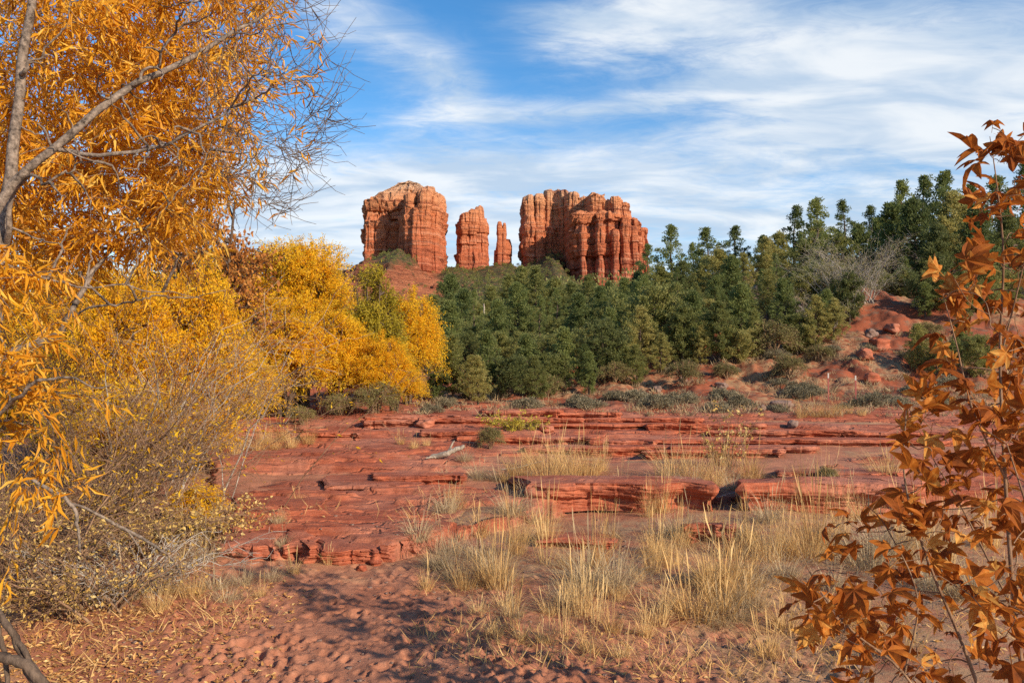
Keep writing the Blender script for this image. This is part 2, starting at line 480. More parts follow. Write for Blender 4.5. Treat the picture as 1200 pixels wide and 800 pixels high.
def rock_mat(name, far=False):
    m, T = new_mat(name)
    pos = T.n('ShaderNodeNewGeometry').outputs['Position']
    if far:
        x, y, z = T.sep(pos)
        wob = T.noise(pos, 0.02, 4, 0.55)
        zz = T.math('ADD', z, T.math('MULTIPLY', T.math('SUBTRACT', wob, 0.5), 26.0))
        lay = T.noise(T.xyz(T.math('MULTIPLY', x, .06), T.math('MULTIPLY', y, .06), T.math('MULTIPLY', z, 1.6)), 0.16, 7, 0.7)
        col = T.ramp(T.math('DIVIDE', T.math('SUBTRACT', zz, 60.0), 190.0),
                     [(0.0, (.42, .120, .060)), (0.22, (.41, .112, .060)), (0.42, (.50, .145, .066)), (0.62, (.57, .195, .085)), (0.76, (.60, .27, .13)), (0.86, (.60, .37, .22)), (1.0, (.54, .39, .26))])
        col = T.mix(T.rng(lay, .36, .47, .85, 0), col, (.22, .058, .034))
        col = T.mix(T.rng(lay, .56, .64, 0, .6), col, (.62, .31, .19))
        thin = T.noise(T.xyz(T.math('MULTIPLY', x, .02), T.math('MULTIPLY', y, .02), T.math('ADD', z, T.math('MULTIPLY', wob, 6.0))), 0.30, 6, 0.75)
        col = T.mix(T.rng(thin, .40, .47, .55, 0), col, (.17, .048, .032))
        col = T.mix(T.rng(thin, .55, .62, 0, .45), col, (.66, .36, .23))
        strk = T.noise(T.vscale(pos, (1, 1, 0.07)), 0.14, 6, 0.65)
        col = T.mix(T.rng(strk, .54, .70, 0, .6), col, (.20, .055, .035))
        n_f = T.noise(pos, 0.35, 6, 0.7)
        col = T.mix(T.rng(n_f, .5, .75, 0, .35), col, (.58, .28, .17))
        h = T.math('ADD', T.math('MULTIPLY', lay, 1.0), T.math('ADD', T.math('MULTIPLY', strk, .8), T.math('MULTIPLY', n_f, .7)))
        finish(T, col, 0.95, bump(T, h, 0.9, 5.0), 0.1)
    else:
        st = T.noise(T.vscale(pos, (1, 1, 14)), 2.0, 6, 0.65, 0.3)
        n_m = T.noise(pos, 6, 6, 0.6); n_f = T.noise(pos, 50, 6, 0.7)
        col = rock_colour(T, pos)
        h = T.math('ADD', st, T.math('ADD', T.math('MULTIPLY', n_m, .8), T.math('MULTIPLY', n_f, .4)))
        finish(T, col, 0.9, bump(T, h, 0.8, 0.03), 0.15)
    return m


def hill_mat():
    m, T = new_mat('scrub_hill')
    pos = T.n('ShaderNodeNewGeometry').outputs['Position']
    n = T.noise(pos, 0.03, 6, 0.65); f = T.noise(pos, 0.22, 5, 0.7)
    lay = T.noise(T.vscale(pos, (.05, .05, 1.4)), 0.2, 6, 0.7)
    col = T.mix(T.rng(lay, .35, .6), (.44, .125, .065), (.60, .22, .115))
    col = T.mix(T.rng(lay, .40, .47, .55, 0), col, (.24, .065, .04))
    pt = T.noise(pos, .09, 6, .7); col = T.mix(T.rng(pt, .58, .64, 0, .7), col, (.09, .085, .04))
    at = T.n('ShaderNodeAttribute', attribute_name='scrub').outputs['Fac']
    g = T.mix(f, (.055, .065, .028), (.15, .125, .06))
    col = T.mix(T.math('MULTIPLY', at, T.rng(f, .30, .50)), col, g)
    finish(T, col, 0.95, bump(T, T.math('ADD', T.math('MULTIPLY', lay, 2.0), f), 1.0, 6.0), 0.1)
    return m


def boulder_mat():
    m, T = new_mat('grey_boulder')
    p = T.n('ShaderNodeTexCoord').outputs['Object']
    n = T.noise(p, 5, 6, 0.65); f = T.noise(p, 40, 4, 0.6)
    col = T.mix(n, (.13, .075, .055), (.32, .22, .18))
    finish(T, col, 0.9, bump(T, T.math('ADD', n, T.math('MULTIPLY', f, .4)), .9, .04), .1)
    return m


MAT['ground'] = ground_mat(); MAT['ledge'] = rock_mat('red_sandstone'); MAT['butte'] = rock_mat('butte_sandstone', True)
MAT['hill'] = hill_mat(); MAT['boulder'] = boulder_mat()
_m, _T = new_mat('post_red_paint'); finish(_T, (.26, .06, .05), .6); MAT['post'] = _m
_m, _T = new_mat('post_white_tip'); finish(_T, (.42, .38, .34), .6); MAT['post_tip'] = _m


# ------------------------------------------------------------------ ground sheet
def build_ground():
    ang_v = np.linspace(-radians(43), radians(43), 600)
    ang = np.concatenate([np.linspace(-pi, -radians(43), 50, endpoint=False), ang_v, np.linspace(radians(43), pi, 50, endpoint=False)[1:]])
    rad = np.concatenate([np.linspace(0.25, 3.4, 24, endpoint=False), np.geomspace(3.4, 30, 640, endpoint=False), np.geomspace(30, 62, 190, endpoint=False), np.geomspace(62, 9000, 130)])
    A, Rr = np.meshgrid(ang, rad)
    x = Rr * np.sin(A); y = Rr * np.cos(A)
    h, rock, bk = Hparts(x, y)
    # footprints and scuffs in the sand
    rng = np.random.default_rng(5)
    n = 3000
    dpx = rng.uniform(200, 1000, n); dpy = 655 + 190 * rng.random(n) ** 0.8
    dY = 1.65 * F / (dpy - 430); dX = (dpx - 600) / F * dY
    keep = (edge_s(dX, dY) < -0.15) & (fbm(dX * 1.4, dY * 1.4, oct=2, seed=170) > rng.uniform(-.9, .15, n))
    for X0, Y0, px in zip(dX[keep], dY[keep], dpx[keep]):
        r0 = math.hypot(X0, Y0); i0, i1 = np.searchsorted(rad, (r0 - .35, r0 + .35))
        a0 = math.atan2(X0, Y0); j0, j1 = np.searchsorted(ang, (a0 - .35 / r0, a0 + .35 / r0))
        th = rng.normal(0.3, 0.6); s1 = .016 + .050 * rng.random() ** 1.6; s2 = s1 * rng.uniform(.5, .8)
        ux = x[i0:i1, j0:j1] - X0; uy = y[i0:i1, j0:j1] - Y0
        a = (ux * cos(th) + uy * sin(th)) / s2; b = (-ux * sin(th) + uy * cos(th)) / s1
        q = np.sqrt(a * a + b * b)
        dep = rng.uniform(.007, .021) * (0.6 if px > 620 else 1.0)
        h[i0:i1, j0:j1] += -dep * np.exp(-(q ** 3) * 0.9) + dep * 0.45 * np.exp(-((q - 1.6) ** 2) * 4)
    wood = sstep(34, 46, y) * (1 - 0.6 * sstep(-0.1, 0.3, fbm(x * .12, y * .12, oct=3, seed=90))) * 0.85
    wood = np.maximum(wood, sstep(60, 90, y) * 0.85)
    strw = sstep(0.02, 0.25, fbm(x * 0.6, y * 0.6, oct=3, seed=95)) * (1 - rock) * 0.6
    nr, na = A.shape
    V = np.stack([x, y, h], -1).reshape(-1, 3)
    i = np.arange(nr - 1)[:, None] * na; j = np.arange(na)[None]; j2 = (j + 1) % na
    q = np.stack([i + j, i + na + j, i + na + j2, i + j2], -1).reshape(-1, 4)
    q = q[:, ::-1]
    V = np.vstack([V, [[0, 0, gz(0, 0)]]]); c = len(V) - 1
    fan = np.stack([np.full(na, c), np.arange(na), (np.arange(na) + 1) % na], -1)[:, ::-1]
    pad = lambda a: np.append(a.ravel(), 0)
    # winding so normals point up
    me = make_mesh('ground', V, [q, fan], True, {'rock': pad(rock), 'bank': pad(bk), 'wood': pad(wood), 'straw': pad(strw)}, [MAT['ground']])
    o = link('ground', me); tag(o, kind='structure')
    return o


build_ground()


# ------------------------------------------------------------------ the buttes
def pillar_geo(cx, hw, ytop, ybase, dy, hd, seed, taper=0.06, dome=0.10, flute=0.10, lean=0.0, n=150, m=96, sq=3.2, D=1000.0):
    s = D / F
    top = P(cx, ytop, D)[2]; bot = P(cx, ybase, D)[2] - 12
    X0 = (cx - 600) * s; Y0 = D + dy; a = hw * s; b = hd
    th = np.linspace(0, 2 * pi, n, endpoint=False)
    t = np.concatenate([np.linspace(0, 1, m), np.ones(7)]); inn = np.concatenate([np.ones(m), np.linspace(.9, .05, 7)])
    TH, TT = np.meshgrid(th, t); IN = np.repeat(inn[:, None], n, 1)
    c, si = np.cos(TH), np.sin(TH)
    k = (np.abs(c) ** sq + np.abs(si) ** sq) ** (-1 / sq)
    z = bot + (top - bot) * TT
    prof = 1 + taper * (1 - TT)
    rd = np.clip((TT - (1 - dome)) / dome, 0, 1)
    prof = prof * np.sqrt(np.maximum(1 - (0.96 if dome > .5 else 0.30) * rd ** 2.2, 0.02))
    bx = X0 + a * c * k; by = Y0 + b * si * k
    fl = 0.5 - 2.4 * np.abs(fbm(bx * .05, by * .05, z * .003, oct=2, seed=seed)) + 1.1 * fbm(bx * .11, by * .11, z * .010, oct=4, seed=seed + 5, gain=.6)
    blk = fbm(bx * .07, by * .07, z * .05, oct=4, seed=seed + 6, gain=.6)
    stt = fbm(bx * .004, by * .004, z * .11, oct=4, seed=99, gain=.6)
    ph = z / 13.0 + 2.0 * fbm(bx * .012, by * .012, oct=2, seed=97); led = (ph - np.floor(ph)) * vnoise(np.floor(ph) * 3.7, bx * .02 + 5, seed=96) * 2
    per_ = TH * (a + b) * .8; j0 = np.floor(per_ / 7.5 + 3 * vnoise(z * .02, z * 0 + seed, seed=seed)); k0 = np.floor(z / 17.0 + 2.5 * vnoise(j0 * 5.3, j0 * 0 + 1, seed=seed + 2) + .5 * vnoise(bx * .03, by * .03, seed=5))
    joint = (_hash(j0, k0, j0 * 0, seed) - .5) * 7.0 + (_hash(j0, j0 * 0 + 3, j0 * 0, seed + 1) - .5) * 7.0
    r_abs = (joint * min(1, hw / 7) * .55 + fl * flute * 11 + stt * 2.2 + led * 6.5 + blk * 4.5) * np.minimum(1, hw / 12)
    px_ = (a * prof * k + r_abs) * IN; py_ = (b * prof * k + r_abs) * IN
    X = X0 + c * px_ + lean * s * TT; Y = Y0 + si * py_
    tn = fbm(X * .05, Y * .05, oct=4, seed=seed + 9)
    tn2 = fbm(X * .14, Y * .14, oct=3, seed=seed + 10)
    z = z + (tn * 5.0 + tn2 * 3.5) * sstep(0.70, 1.0, TT) * np.minimum(1, hw / 12) * (0.35 if dome > .5 else 1)
    z = z + (1 - IN) * a * 0.10
    V = np.stack([X, Y, z], -1).reshape(-1, 3)
    rows = len(t); i = np.arange(rows - 1)[:, None] * n; j = np.arange(n)[None]; j2 = (j + 1) % n
    q = np.stack([i + j, i + j2, i + n + j2, i + n + j], -1).reshape(-1, 4)
    return V, q


def butte(name, label, cat, pillars, group=None):
    Vs, Fs, o = [], [], 0
    for k, p in enumerate(pillars):
        p = dict(p); V, q = pillar_geo(seed=200 + 13 * k + int(p['cx']), **p)
        Vs.append(V); Fs.append(q + o); o += len(V)
    V = np.concatenate(Vs); base = np.array([V[:, 0].mean(), V[:, 1].mean(), V[:, 2].min()])
    me = make_mesh(name, V - base, np.concatenate(Fs), False, None, [MAT['butte']])
    ob = link(name, me, loc=base); tag(ob, label, cat, group)
    return ob


def pl(cx, hw, ytop, ybase, dy=0, hd=40, **k): return dict(cx=cx, hw=hw, ytop=ytop, ybase=ybase, dy=dy, hd=hd, **k)


butte('sandstone_butte', 'broad domed red butte with pale rounded cap, behind the golden trees', 'butte', [
    pl(478, 38, 232, 320, 0, 46, dome=.05, taper=.10, flute=.12),
    pl(478, 38, 216, 254, 0, 50, dome=.97, taper=0, flute=.05, sq=2.6),
    pl(448, 13, 240, 305, -18, 32, dome=.07, flute=.12), pl(440, 6.5, 243, 302, -30, 22, dome=.08, taper=.02), pl(457, 7, 244, 303, -28, 22, dome=.1),
    pl(503, 14.5, 235, 325, -50, 34, dome=.07, flute=.17, taper=.02), pl(514, 10, 238, 325, -36, 34, dome=.08, flute=.14, taper=-.08),
    pl(490, 6, 243, 322, -70, 20, dome=.14, flute=.12, taper=.3), pl(507, 6, 242, 322, -80, 16, dome=.1, taper=.2), pl(483, 5, 258, 320, -60, 18, dome=.2, taper=.4), pl(516, 5, 247, 322, -66, 18, dome=.12, taper=.15), pl(498, 5, 262, 324, -84, 14, dome=.2, taper=.4)])
butte('rock_spire', 'thick pointed red spire standing alone between the two buttes', 'rock spire', [
    pl(553.5, 13, 254, 311, 0, 26, dome=.06, taper=.22, flute=.12), pl(561.5, 5.6, 246, 311, -6, 20, dome=.10, taper=.9, flute=.08), pl(562.5, 2.6, 243, 300, -4, 9, dome=.3, taper=1.2, flute=.05), pl(546.5, 6.5, 253, 311, -12, 20, dome=.06, taper=.45, flute=.1),
    pl(555, 6, 250, 311, -18, 16, dome=.12, taper=.5, flute=.12), pl(540, 4, 265, 311, -8, 16, dome=.12, taper=.2), pl(568, 4, 262, 311, -4, 16, dome=.16, taper=.2)])
butte('rock_spire', 'thin needle spire with forked tip beside the larger butte', 'rock spire', [
    pl(585.5, 2.9, 260.5, 308, 0, 9, dome=.08, taper=.6, flute=.05), pl(591, 1.9, 262, 308, 0, 7, dome=.1, taper=1.3, flute=.04), pl(588, 3.5, 268, 308, 1, 9, dome=.1, taper=.6, flute=.06),
    pl(589.5, 7, 284, 308, 4, 12, dome=.16, taper=.5, flute=.08), pl(596, 3.2, 281, 308, 4, 10, dome=.16, taper=.3, flute=.06), pl(581, 2.2, 294, 308, 2, 8, dome=.3, taper=.3, flute=.05)])
butte('sandstone_butte', 'wide red butte with stepped crest falling away to the right', 'butte', [
    pl(640, 27, 233, 318, 30, 40, dome=.03, taper=.12, flute=.10), pl(652, 13, 225.5, 310, 24, 34, dome=.04, flute=.12), pl(643, 5, 224.5, 310, 8, 22, dome=.05, flute=.1), pl(660, 7, 226.5, 312, 6, 24, dome=.05), pl(632, 7, 231, 318, 2, 24, dome=.05, flute=.12), pl(620, 8, 233, 318, 6, 28, dome=.06, taper=.16),
    pl(668, 8, 231, 318, -2, 32, dome=.06, flute=.14), pl(679, 12, 236, 328, 0, 36, dome=.05, flute=.14), pl(694, 11, 236.5, 330, -28, 36, dome=.10, flute=.14, taper=.2), pl(690, 5, 238, 330, -44, 20, dome=.12, taper=.4),
    pl(704, 7, 246, 330, -30, 34, dome=.10), pl(714, 6.5, 243.5, 332, -44, 30, dome=.12, flute=.12, taper=.5), pl(721, 8, 250, 334, -40, 32, dome=.10, flute=.12, taper=.3), pl(733, 9.5, 266, 336, -30, 36, dome=.08, flute=.14), pl(728, 5, 257, 336, -46, 20, dome=.12, taper=.4),
    pl(743, 8.5, 277, 338, -24, 36, dome=.10, flute=.12), pl(749, 4, 291, 338, -30, 26, dome=.12, taper=.2), pl(680, 15, 262, 332, -62, 24, dome=.05, flute=.18), pl(704, 13, 265, 334, -70, 22, dome=.05, flute=.18),
    pl(668, 6, 266, 330, -52, 22, dome=.08, taper=.1), pl(731, 6, 279, 336, -72, 18, dome=.12), pl(721, 5.5, 272, 336, -80, 18, dome=.10), pl(694, 5, 274, 334, -86, 16, dome=.12), pl(676, 4, 280, 332, -82, 14, dome=.15), pl(710, 4, 284, 336, -88, 14, dome=.15), pl(739, 4, 288, 338, -62, 16, dome=.15)])


def pedestal():
    """wooded saddle and red ledges that carry the buttes"""
    prof = np.array([(300, 330), (360, 318), (395, 311), (412, 305), (432, 297), (450, 291), (468, 285), (482, 292), (498, 305), (512, 311), (535, 308), (556, 311), (575, 307), (600, 306), (612, 311), (630, 303), (648, 290), (656, 296), (668, 318), (700, 326), (750, 331), (820, 340), (900, 352)], float)
    u = np.linspace(300, 900, 320); v = np.linspace(0, 1, 240)
    U, Vv = np.meshgrid(u, v)
    Y = 560 + 420 * Vv
    ztop = 1.65 + (430 - np.interp(U, prof[:, 0], prof[:, 1])) / F * 950
    zbot = 1.65 + (430 - np.interp(U, [300, 520, 700, 900], [372, 366, 372, 392])) / F * 560
    s = Vv ** np.interp(U, [400, 470, 530], [0.9, 0.75, 1.1])
    z = zbot + (ztop - zbot) * s
    X = (U - 600) / F * 950 * (0.75 + 0.25 * Vv)
    qx, qy = proj(np.stack([X, Y, z], -1))
    edge = 10 * fbm(X * .03, Y * .03, oct=3, seed=5)
    red = sstep(392, 402, qx + edge) * sstep(524, 512, qx + edge) * sstep(303, 310, qy + edge * .6 - .10 * np.maximum(qx - 450, 0)) * sstep(366, 358, qy)
    q = z + 10 * fbm(X * .015, Y * .015, oct=4, seed=33)
    tz = terrace(q + 6 * fbm(X * .05, Y * .05, oct=4, seed=36), 9, 0.16)
    z = z * (1 - red) + tz * red + (1 - red) * 5 * fbm(X * .03, Y * .03, oct=4, seed=35) * sstep(1.0, .93, Vv)
    Vx = np.stack([X, Y, z], -1).reshape(-1, 3); n = len(u); i = np.arange(len(v) - 1)[:, None] * n; j = np.arange(n - 1)[None]
    f = np.stack([i + j, i + j + 1, i + n + j + 1, i + n + j], -1).reshape(-1, 4)
    me = make_mesh('hills', Vx, f, True, {'scrub': (1 - red * .85).ravel()}, [MAT['hill']])
    o = link('hills', me); tag(o, kind='structure')
    return X, Y, z, red


HX, HY, HZ, HRED = pedestal()


# ------------------------------------------------------------------ near sandstone ledges
def ledge(name, label, pts_px, height, seed, under=0.05, layers=5, tilt=.75, front=False, sink=0.06, Yshift=0):
    """outline: ground points given as (x, y) metres; strata with an undercut lip"""
    rng = np.random.default_rng(seed)
    out = spline(np.vstack([pts_px, pts_px[:1]]), 181)[:-1]
    ctr = out.mean(0); n = len(out)
    d = unit(np.roll(out, -1, 0) - np.roll(out, 1, 0)); nrm = np.stack([d[:, 1], -d[:, 0]], -1)
    if ((out - ctr) * nrm).sum() < 0: nrm = -nrm
    out = out + nrm * (0.06 * fbm(out[:, 0] * 2.5, out[:, 1] * 2.5, oct=4, seed=seed))[:, None]
    gzv = np.array([gz(*p) for p in out]); g0 = float(np.median(gzv)) if not front else float(np.min(gzv))
    arc = np.cumsum(np.linalg.norm(np.roll(out, -1, 0) - out, axis=1)); cell = np.floor(arc / .42 + 1.5 * vnoise(arc * 2, arc * 0, seed=seed)); jag = (_hash(cell, cell * 0, cell * 0, seed) - .5) * .05
    lv = 26; t = np.linspace(0, 1, lv)
    ring = []
    for k in range(lv):
        zz = -sink + (height + sink) * t[k]
        st = vnoise(np.full(n, zz * 26.0) , out[:, 0] * 0.7, seed=seed + 1) + 0.6 * vnoise(np.full(n, zz * 60.), out[:, 1] * 1.5 + out[:, 0], seed=seed + 2)
        brk = fbm(out[:, 0] * 4.5, out[:, 1] * 4.5, zz * 8, oct=3, seed=seed + 3)
        off = -under * .7 * (1 - sstep(.35, .72, t[k])) + 0.03 * st + 0.06 * brk - 0.025 * sstep(.88, 1, t[k]) + jag + (_hash(np.floor(arc / .23 + k * .37), np.full(n, k // 4), cell * 0, seed + 4) - .5) * .035
        ring.append(np.column_stack([out + nrm * np.broadcast_to(off, (n,))[:, None], np.full(n, zz) + 0.02 * fbm(out[:, 0] * 2, out[:, 1] * 2, seed=seed + 7)]))
    last = ring[-1]
    for k in range(1, 15):
        w = 1 - k / 14.5
        xy = ctr + (last[:, :2] - ctr) * w
        hump = 0.10 * height * (1 - w ** 2) + 0.10 * height * fbm(xy[:, 0] * 1.5, xy[:, 1] * 1.5, oct=4, seed=seed + 11) * (1 - w ** 6) * 2
        z = last[:, 2] * w + height * (1 - w) + hump
        z = 0.5 * z + 0.5 * terrace(z, 0.03, .2)
        ring.append(np.column_stack([xy, z]))
    V = np.concatenate(ring)
    y0, y1 = out[:, 1].min(), out[:, 1].max(); bf = np.clip((V[:, 1] - y0) / (y1 - y0), 0, 1)
    V[:, 2] = np.where(V[:, 2] > -sink * .5, V[:, 2] * (1 - tilt * bf ** 1.5), V[:, 2]) + g0
    rows = len(ring); i = np.arange(rows - 1)[:, None] * n; j = np.arange(n)[None]; j2 = (j + 1) % n
    f = np.stack([i + j, i + j2, i + n + j2, i + n + j], -1).reshape(-1, 4)
    base = np.array([ctr[0], ctr[1], g0])
    me = make_mesh(name, V - base, f, False, None, [MAT['ledge']])
    o = link(name, me, loc=base); tag(o, label, 'rock ledge', 'red sandstone ledges'); return o


def at(px, Y): return ((px - 600) / F * Y, Y)


def quad(px0, px1, Y0, Y1, seed, px2=None, px3=None):
    """rounded irregular plan outline between two depths"""
    rng = np.random.default_rng(seed)
    px2 = px0 if px2 is None else px2; px3 = px1 if px3 is None else px3
    fr = [at(px0 + (px1 - px0) * q, Y0 + (Y1 - Y0) * .05 * rng.uniform(-1, 1)) for q in (0.04, .22, .42, .62, .8, .97)]
    bk = [at(px3 + (px2 - px3) * q, Y1 + (Y1 - Y0) * .12 * rng.uniform(-1, 1)) for q in (0.05, .3, .65, .95)]
    return np.array(fr + bk)


def rim(px0, px1, depth, seed):
    """plan outline whose front follows the natural edge of the rock terrace"""
    fr = []
    for q in np.linspace(.03, .97, 9):
        px = px0 + (px1 - px0) * q; Y = np.linspace(5.5, 10, 500); e = edge_s((px - 600) / F * Y, Y)
        fr.append(at(px, Y[int(np.argmax(e > 0))] - .05))
    y1 = max(f[1] for f in fr) + depth
    return np.array(fr + [at(px1, y1 - .1), at((px0 + px1) / 2, y1), at(px0, y1 - .1)])


ledge('rock_ledge', 'low orange sandstone lip facing the sand, ending at a dark notch', rim(262, 328, .9, 1), .15, 1, .13, tilt=.15, front=True)
ledge('rock_ledge', 'orange sandstone lip between the dark notch and the smooth lip', rim(333, 372, .8, 6), .14, 14, .12, tilt=.15, front=True)
ledge('rock_ledge', 'smooth rounded orange lip right of the notched ledges', rim(377, 446, 1.0, 2), .12, 2, .02, tilt=.1, front=True)
ledge('rock_ledge', 'small dark crumbly block at the sand edge, right of the smooth lip', rim(449, 482, .5, 3), .15, 3, .12, tilt=.2, front=True)
ledge('rock_ledge', 'long humped slab with shaded underside behind the straw grass', quad(606, 846, 9.0, 10.9, 4, 590, 800), .27, 4, .12)
ledge('rock_ledge', 'cracked overhanging slab behind the rust leaved sapling', quad(858, 1090, 8.7, 10.4, 5), .32, 5, .16)
ledge('rock_ledge', 'squarish red block with a dark face among the straw grass', quad(797, 856, 7.45, 8.0, 6), .17, 6, .07)
ledge('rock_ledge', 'flat red stone barely above the ground amid tall straw stalks', quad(628, 722, 7.35, 7.9, 7), .09, 7, .04)
ledge('rock_ledge', 'thick dark shelf to the right of the pale grass patch', quad(690, 770, 14.6, 16.4, 8), .17, 8, .16, tilt=.95)
ledge('rock_ledge', 'stepped shelf with a dark hollow next to the driftwood', quad(490, 590, 15.4, 17.2, 9), .14, 9, .14, tilt=.95)
ledge('rock_ledge', 'orange lit shelf at the foot of the rightmost golden tree', quad(452, 540, 19.0, 20.6, 10), .16, 10, .14, tilt=.95)
ledge('rock_ledge', 'low step of rock crossing the middle of the red terrace', quad(375, 500, 10.1, 11.4, 11), .07, 11, .09, tilt=.95)
ledge('rock_ledge', 'thin shelf casting a dark line below the grey boulder', quad(880, 1120, 15.0, 16.6, 12), .12, 12, .14, tilt=.95)
ledge('rock_ledge', 'flat lit slab on the left side of the red terrace', quad(275, 385, 8.6, 9.6, 13), .06, 13, .09, tilt=.95)

SHELF = []
_r = np.random.default_rng(64)
for k in range(30):
    Y0 = 8.4 * math.exp(_r.random() * math.log(21 / 8.4)); px0 = _r.uniform(265, 1080)
    if edge_s(*at(px0, Y0)) < .8 or (px0 < 560 and Y0 > 19): continue
    w_ = _r.uniform(70, 210) * (1 if Y0 > 11 else .75); d_ = _r.uniform(.5, 1.0) * (1 + Y0 / 30)
    SHELF.append((ledge('rock_ledge', None, quad(px0 - w_ / 2, px0 + w_ / 2, Y0, Y0 + d_, 400 + k), _r.uniform(.05, .10) * (1 + Y0 / 22), 400 + k, .12, tilt=.97), 'thin broken red shelf' if Y0 < 13 else 'far thin red shelf'))

# ------------------------------------------------------------------ word helpers for labels of repeats
ORD = ['leftmost', 'second from left', 'third from left', 'fourth from left', 'fifth from left', 'sixth from left', 'seventh from left', 'eighth from left', 'ninth from left', 'tenth from left', 'eleventh from left', 'twelfth from left', 'thirteenth from left', 'fourteenth from left', 'fifteenth from left', 'sixteenth from left']


def zone(px, zones):
    for lim, name in zones:
        if px < lim: return name
    return zones[-1][1]


def label_all(items, zones):
    """items: (object, description); unique wording from kind + place, ordinals where several share both"""
    cells = {}
    for o, desc in items:
        px, _ = proj(np.array(o.location)); cells.setdefault((desc, zone(px, zones)), []).append((px, o))
    for (desc, zn), lst in cells.items():
        lst.sort(key=lambda t: t[0]); m = len(lst)
        for k, (_, o) in enumerate(lst):
            if m == 1: o['label'] = f'{desc} {zn}'
            elif k == m - 1: o['label'] = f'{desc} {zn}, rightmost there'
            else: o['label'] = f'{desc} {zn}, {ORD[min(k, 15)]}' + (' there' if k == 0 else '')


label_all(SHELF, [(330, 'at the left of the terrace'), (420, 'above the orange lip'), (510, 'near the terrace centre'), (600, 'left of the pale grass patch'), (700, 'by the pale grass patch'), (800, 'left of the dry weed'), (900, 'around the dry weed'), (1000, 'near the grey boulder'), (9999, 'towards the sapling')])


def copy_tree(o):
    c = o.copy(); C.objects.link(c)
    for ch in list(o.children):
        d = ch.copy(); C.objects.link(d); d.parent = c
    return c


# ------------------------------------------------------------------ evergreen trees
def sprays(rng, ctr, rad, per, size, up=0.45, flat=1.0):
    """needle sprays filling clumps of given centres"""
    m = len(ctr); n = m * per
    off = rng.normal(size=(n, 3)); off = unit(off) * (rng.random((n, 1)) ** 0.45)
    off[:, 2] *= flat
    rr = np.repeat(rad, per)[:, None]
    pos = np.repeat(ctr, per, 0) + off * rr
    fw = off + rng.normal(size=(n, 3)) * 0.5; fw[:, 2] += up
    tone = np.repeat(rng.random(m), per)
    L = size * rng.uniform(.7, 1.35, n)
    return scatter(DIAMOND, pos, fw, L, L * 0.42, rng, tone)


def conifer(seed, h, w, t0=0.08, n=90, kind='full', bark='dark_bark', leaf='pine_needle', per=42, size=0.17):
    rng = np.random.default_rng(seed)
    tb = Tubes()
    bend = np.column_stack([spline(np.column_stack([np.linspace(0, 1, 5), rng.normal(0, .009, 5) * h]), 14)[:, 1], spline(np.column_stack([np.linspace(0, 1, 5), rng.normal(0, .009, 5) * h]), 14)[:, 1]])
    tz = np.linspace(-0.3, h * .97, 14); bend -= bend[0]
    tp = np.column_stack([bend, tz]); tr = np.interp(np.linspace(0, 1, 14), [0, 1], [0.022 * h + .03, .012])
    tb.one(tp, tr, 7)
    ctr, rad = [], []
    for k in range(n):
        t = t0 + (1 - t0) * ((k + rng.random()) / n) ** 0.92
        if kind == 'pine':
            prof = (0.45 + 0.55 * sin(pi * min(1, (t - t0) / (1 - t0) * 1.15))) * (1 - 0.80 * max(0, (t - .45) / .55)) * rng.uniform(.45, 1.2)
        elif kind == 'full':
            q = (t - t0) / (1 - t0); prof = (min(1, 0.45 + 2.2 * q) * (1 - q) ** 0.62 + 0.06) * rng.uniform(.5, 1.3)
        else:
            q = (t - t0) / (1 - t0); prof = (sin(pi * (0.18 + 0.80 * q)) ** 0.7) * rng.uniform(.5, 1.3)
        L = w * prof
        az = k * 2.39996 + rng.normal(0, .4)
        base = np.array([np.interp(t * h, tz, tp[:, 0]), np.interp(t * h, tz, tp[:, 1]), t * h * .985])
        up = {'pine': 0.25, 'full': 0.42, 'round': 0.45}[kind] + rng.normal(0, .15)
        d = np.array([cos(az), sin(az), up])
        q = np.linspace(0, 1, 5)[:, None]
        pts = base + d * L * q + np.array([0, 0, 1.0]) * (q ** 2) * L * (0.12 if kind != 'pine' else -0.02) + rng.normal(0, .03, (5, 3)) * L * q
        tb.one(pts, np.interp(q[:, 0], [0, 1], [0.012 + .010 * L, .005]), 4)
        nc = max(2, int(L / 0.34))
        if kind == 'pine':
            fr = rng.uniform(.45, 1.0, nc); sp = .20
        else:
            fr = rng.uniform(.38, 1.12, nc + 1); sp = .24
        for f in fr:
            c = base + d * L * f + np.array([0, 0, 1.0]) * f * f * L * .1
            ctr.append(c + rng.normal(0, sp, 3) * (0.4 + 0.5 * L / max(w, .1))); rad.append(rng.uniform(.15, .36) * (0.8 + 0.1 * h / 6))
    for q in range(5 if kind != 'round' else 2):
        ctr.append(tp[-1] + np.array([rng.normal(0, .06), rng.normal(0, .06), -0.16 * q + .12])); rad.append(.13 + .04 * q)
    ctr = np.array(ctr); rad = np.array(rad)
    v = sprays(rng, ctr, rad, per, size, 0.5, 0.8)
    name = {'pine': 'pine_tree', 'full': 'cypress_tree', 'round': 'juniper_tree'}[kind]
    return name, tb.mesh('trunk', MAT[bark]), leaf_mesh('crown', [v], MAT[leaf])


def plant_proto(name, cat, group, trunk_me, crown_me, parts=('trunk', 'crown')):
    e = empty(name, (0, 0, 0)); tag(e, None, cat, group)
    link(parts[0], trunk_me, e); link(parts[1], crown_me, e)
    return e


def top_of(me):
    a = np.empty(len(me.vertices) * 3, np.float32); me.vertices.foreach_get('co', a); return float(np.percentile(a[2::3], 99.6))


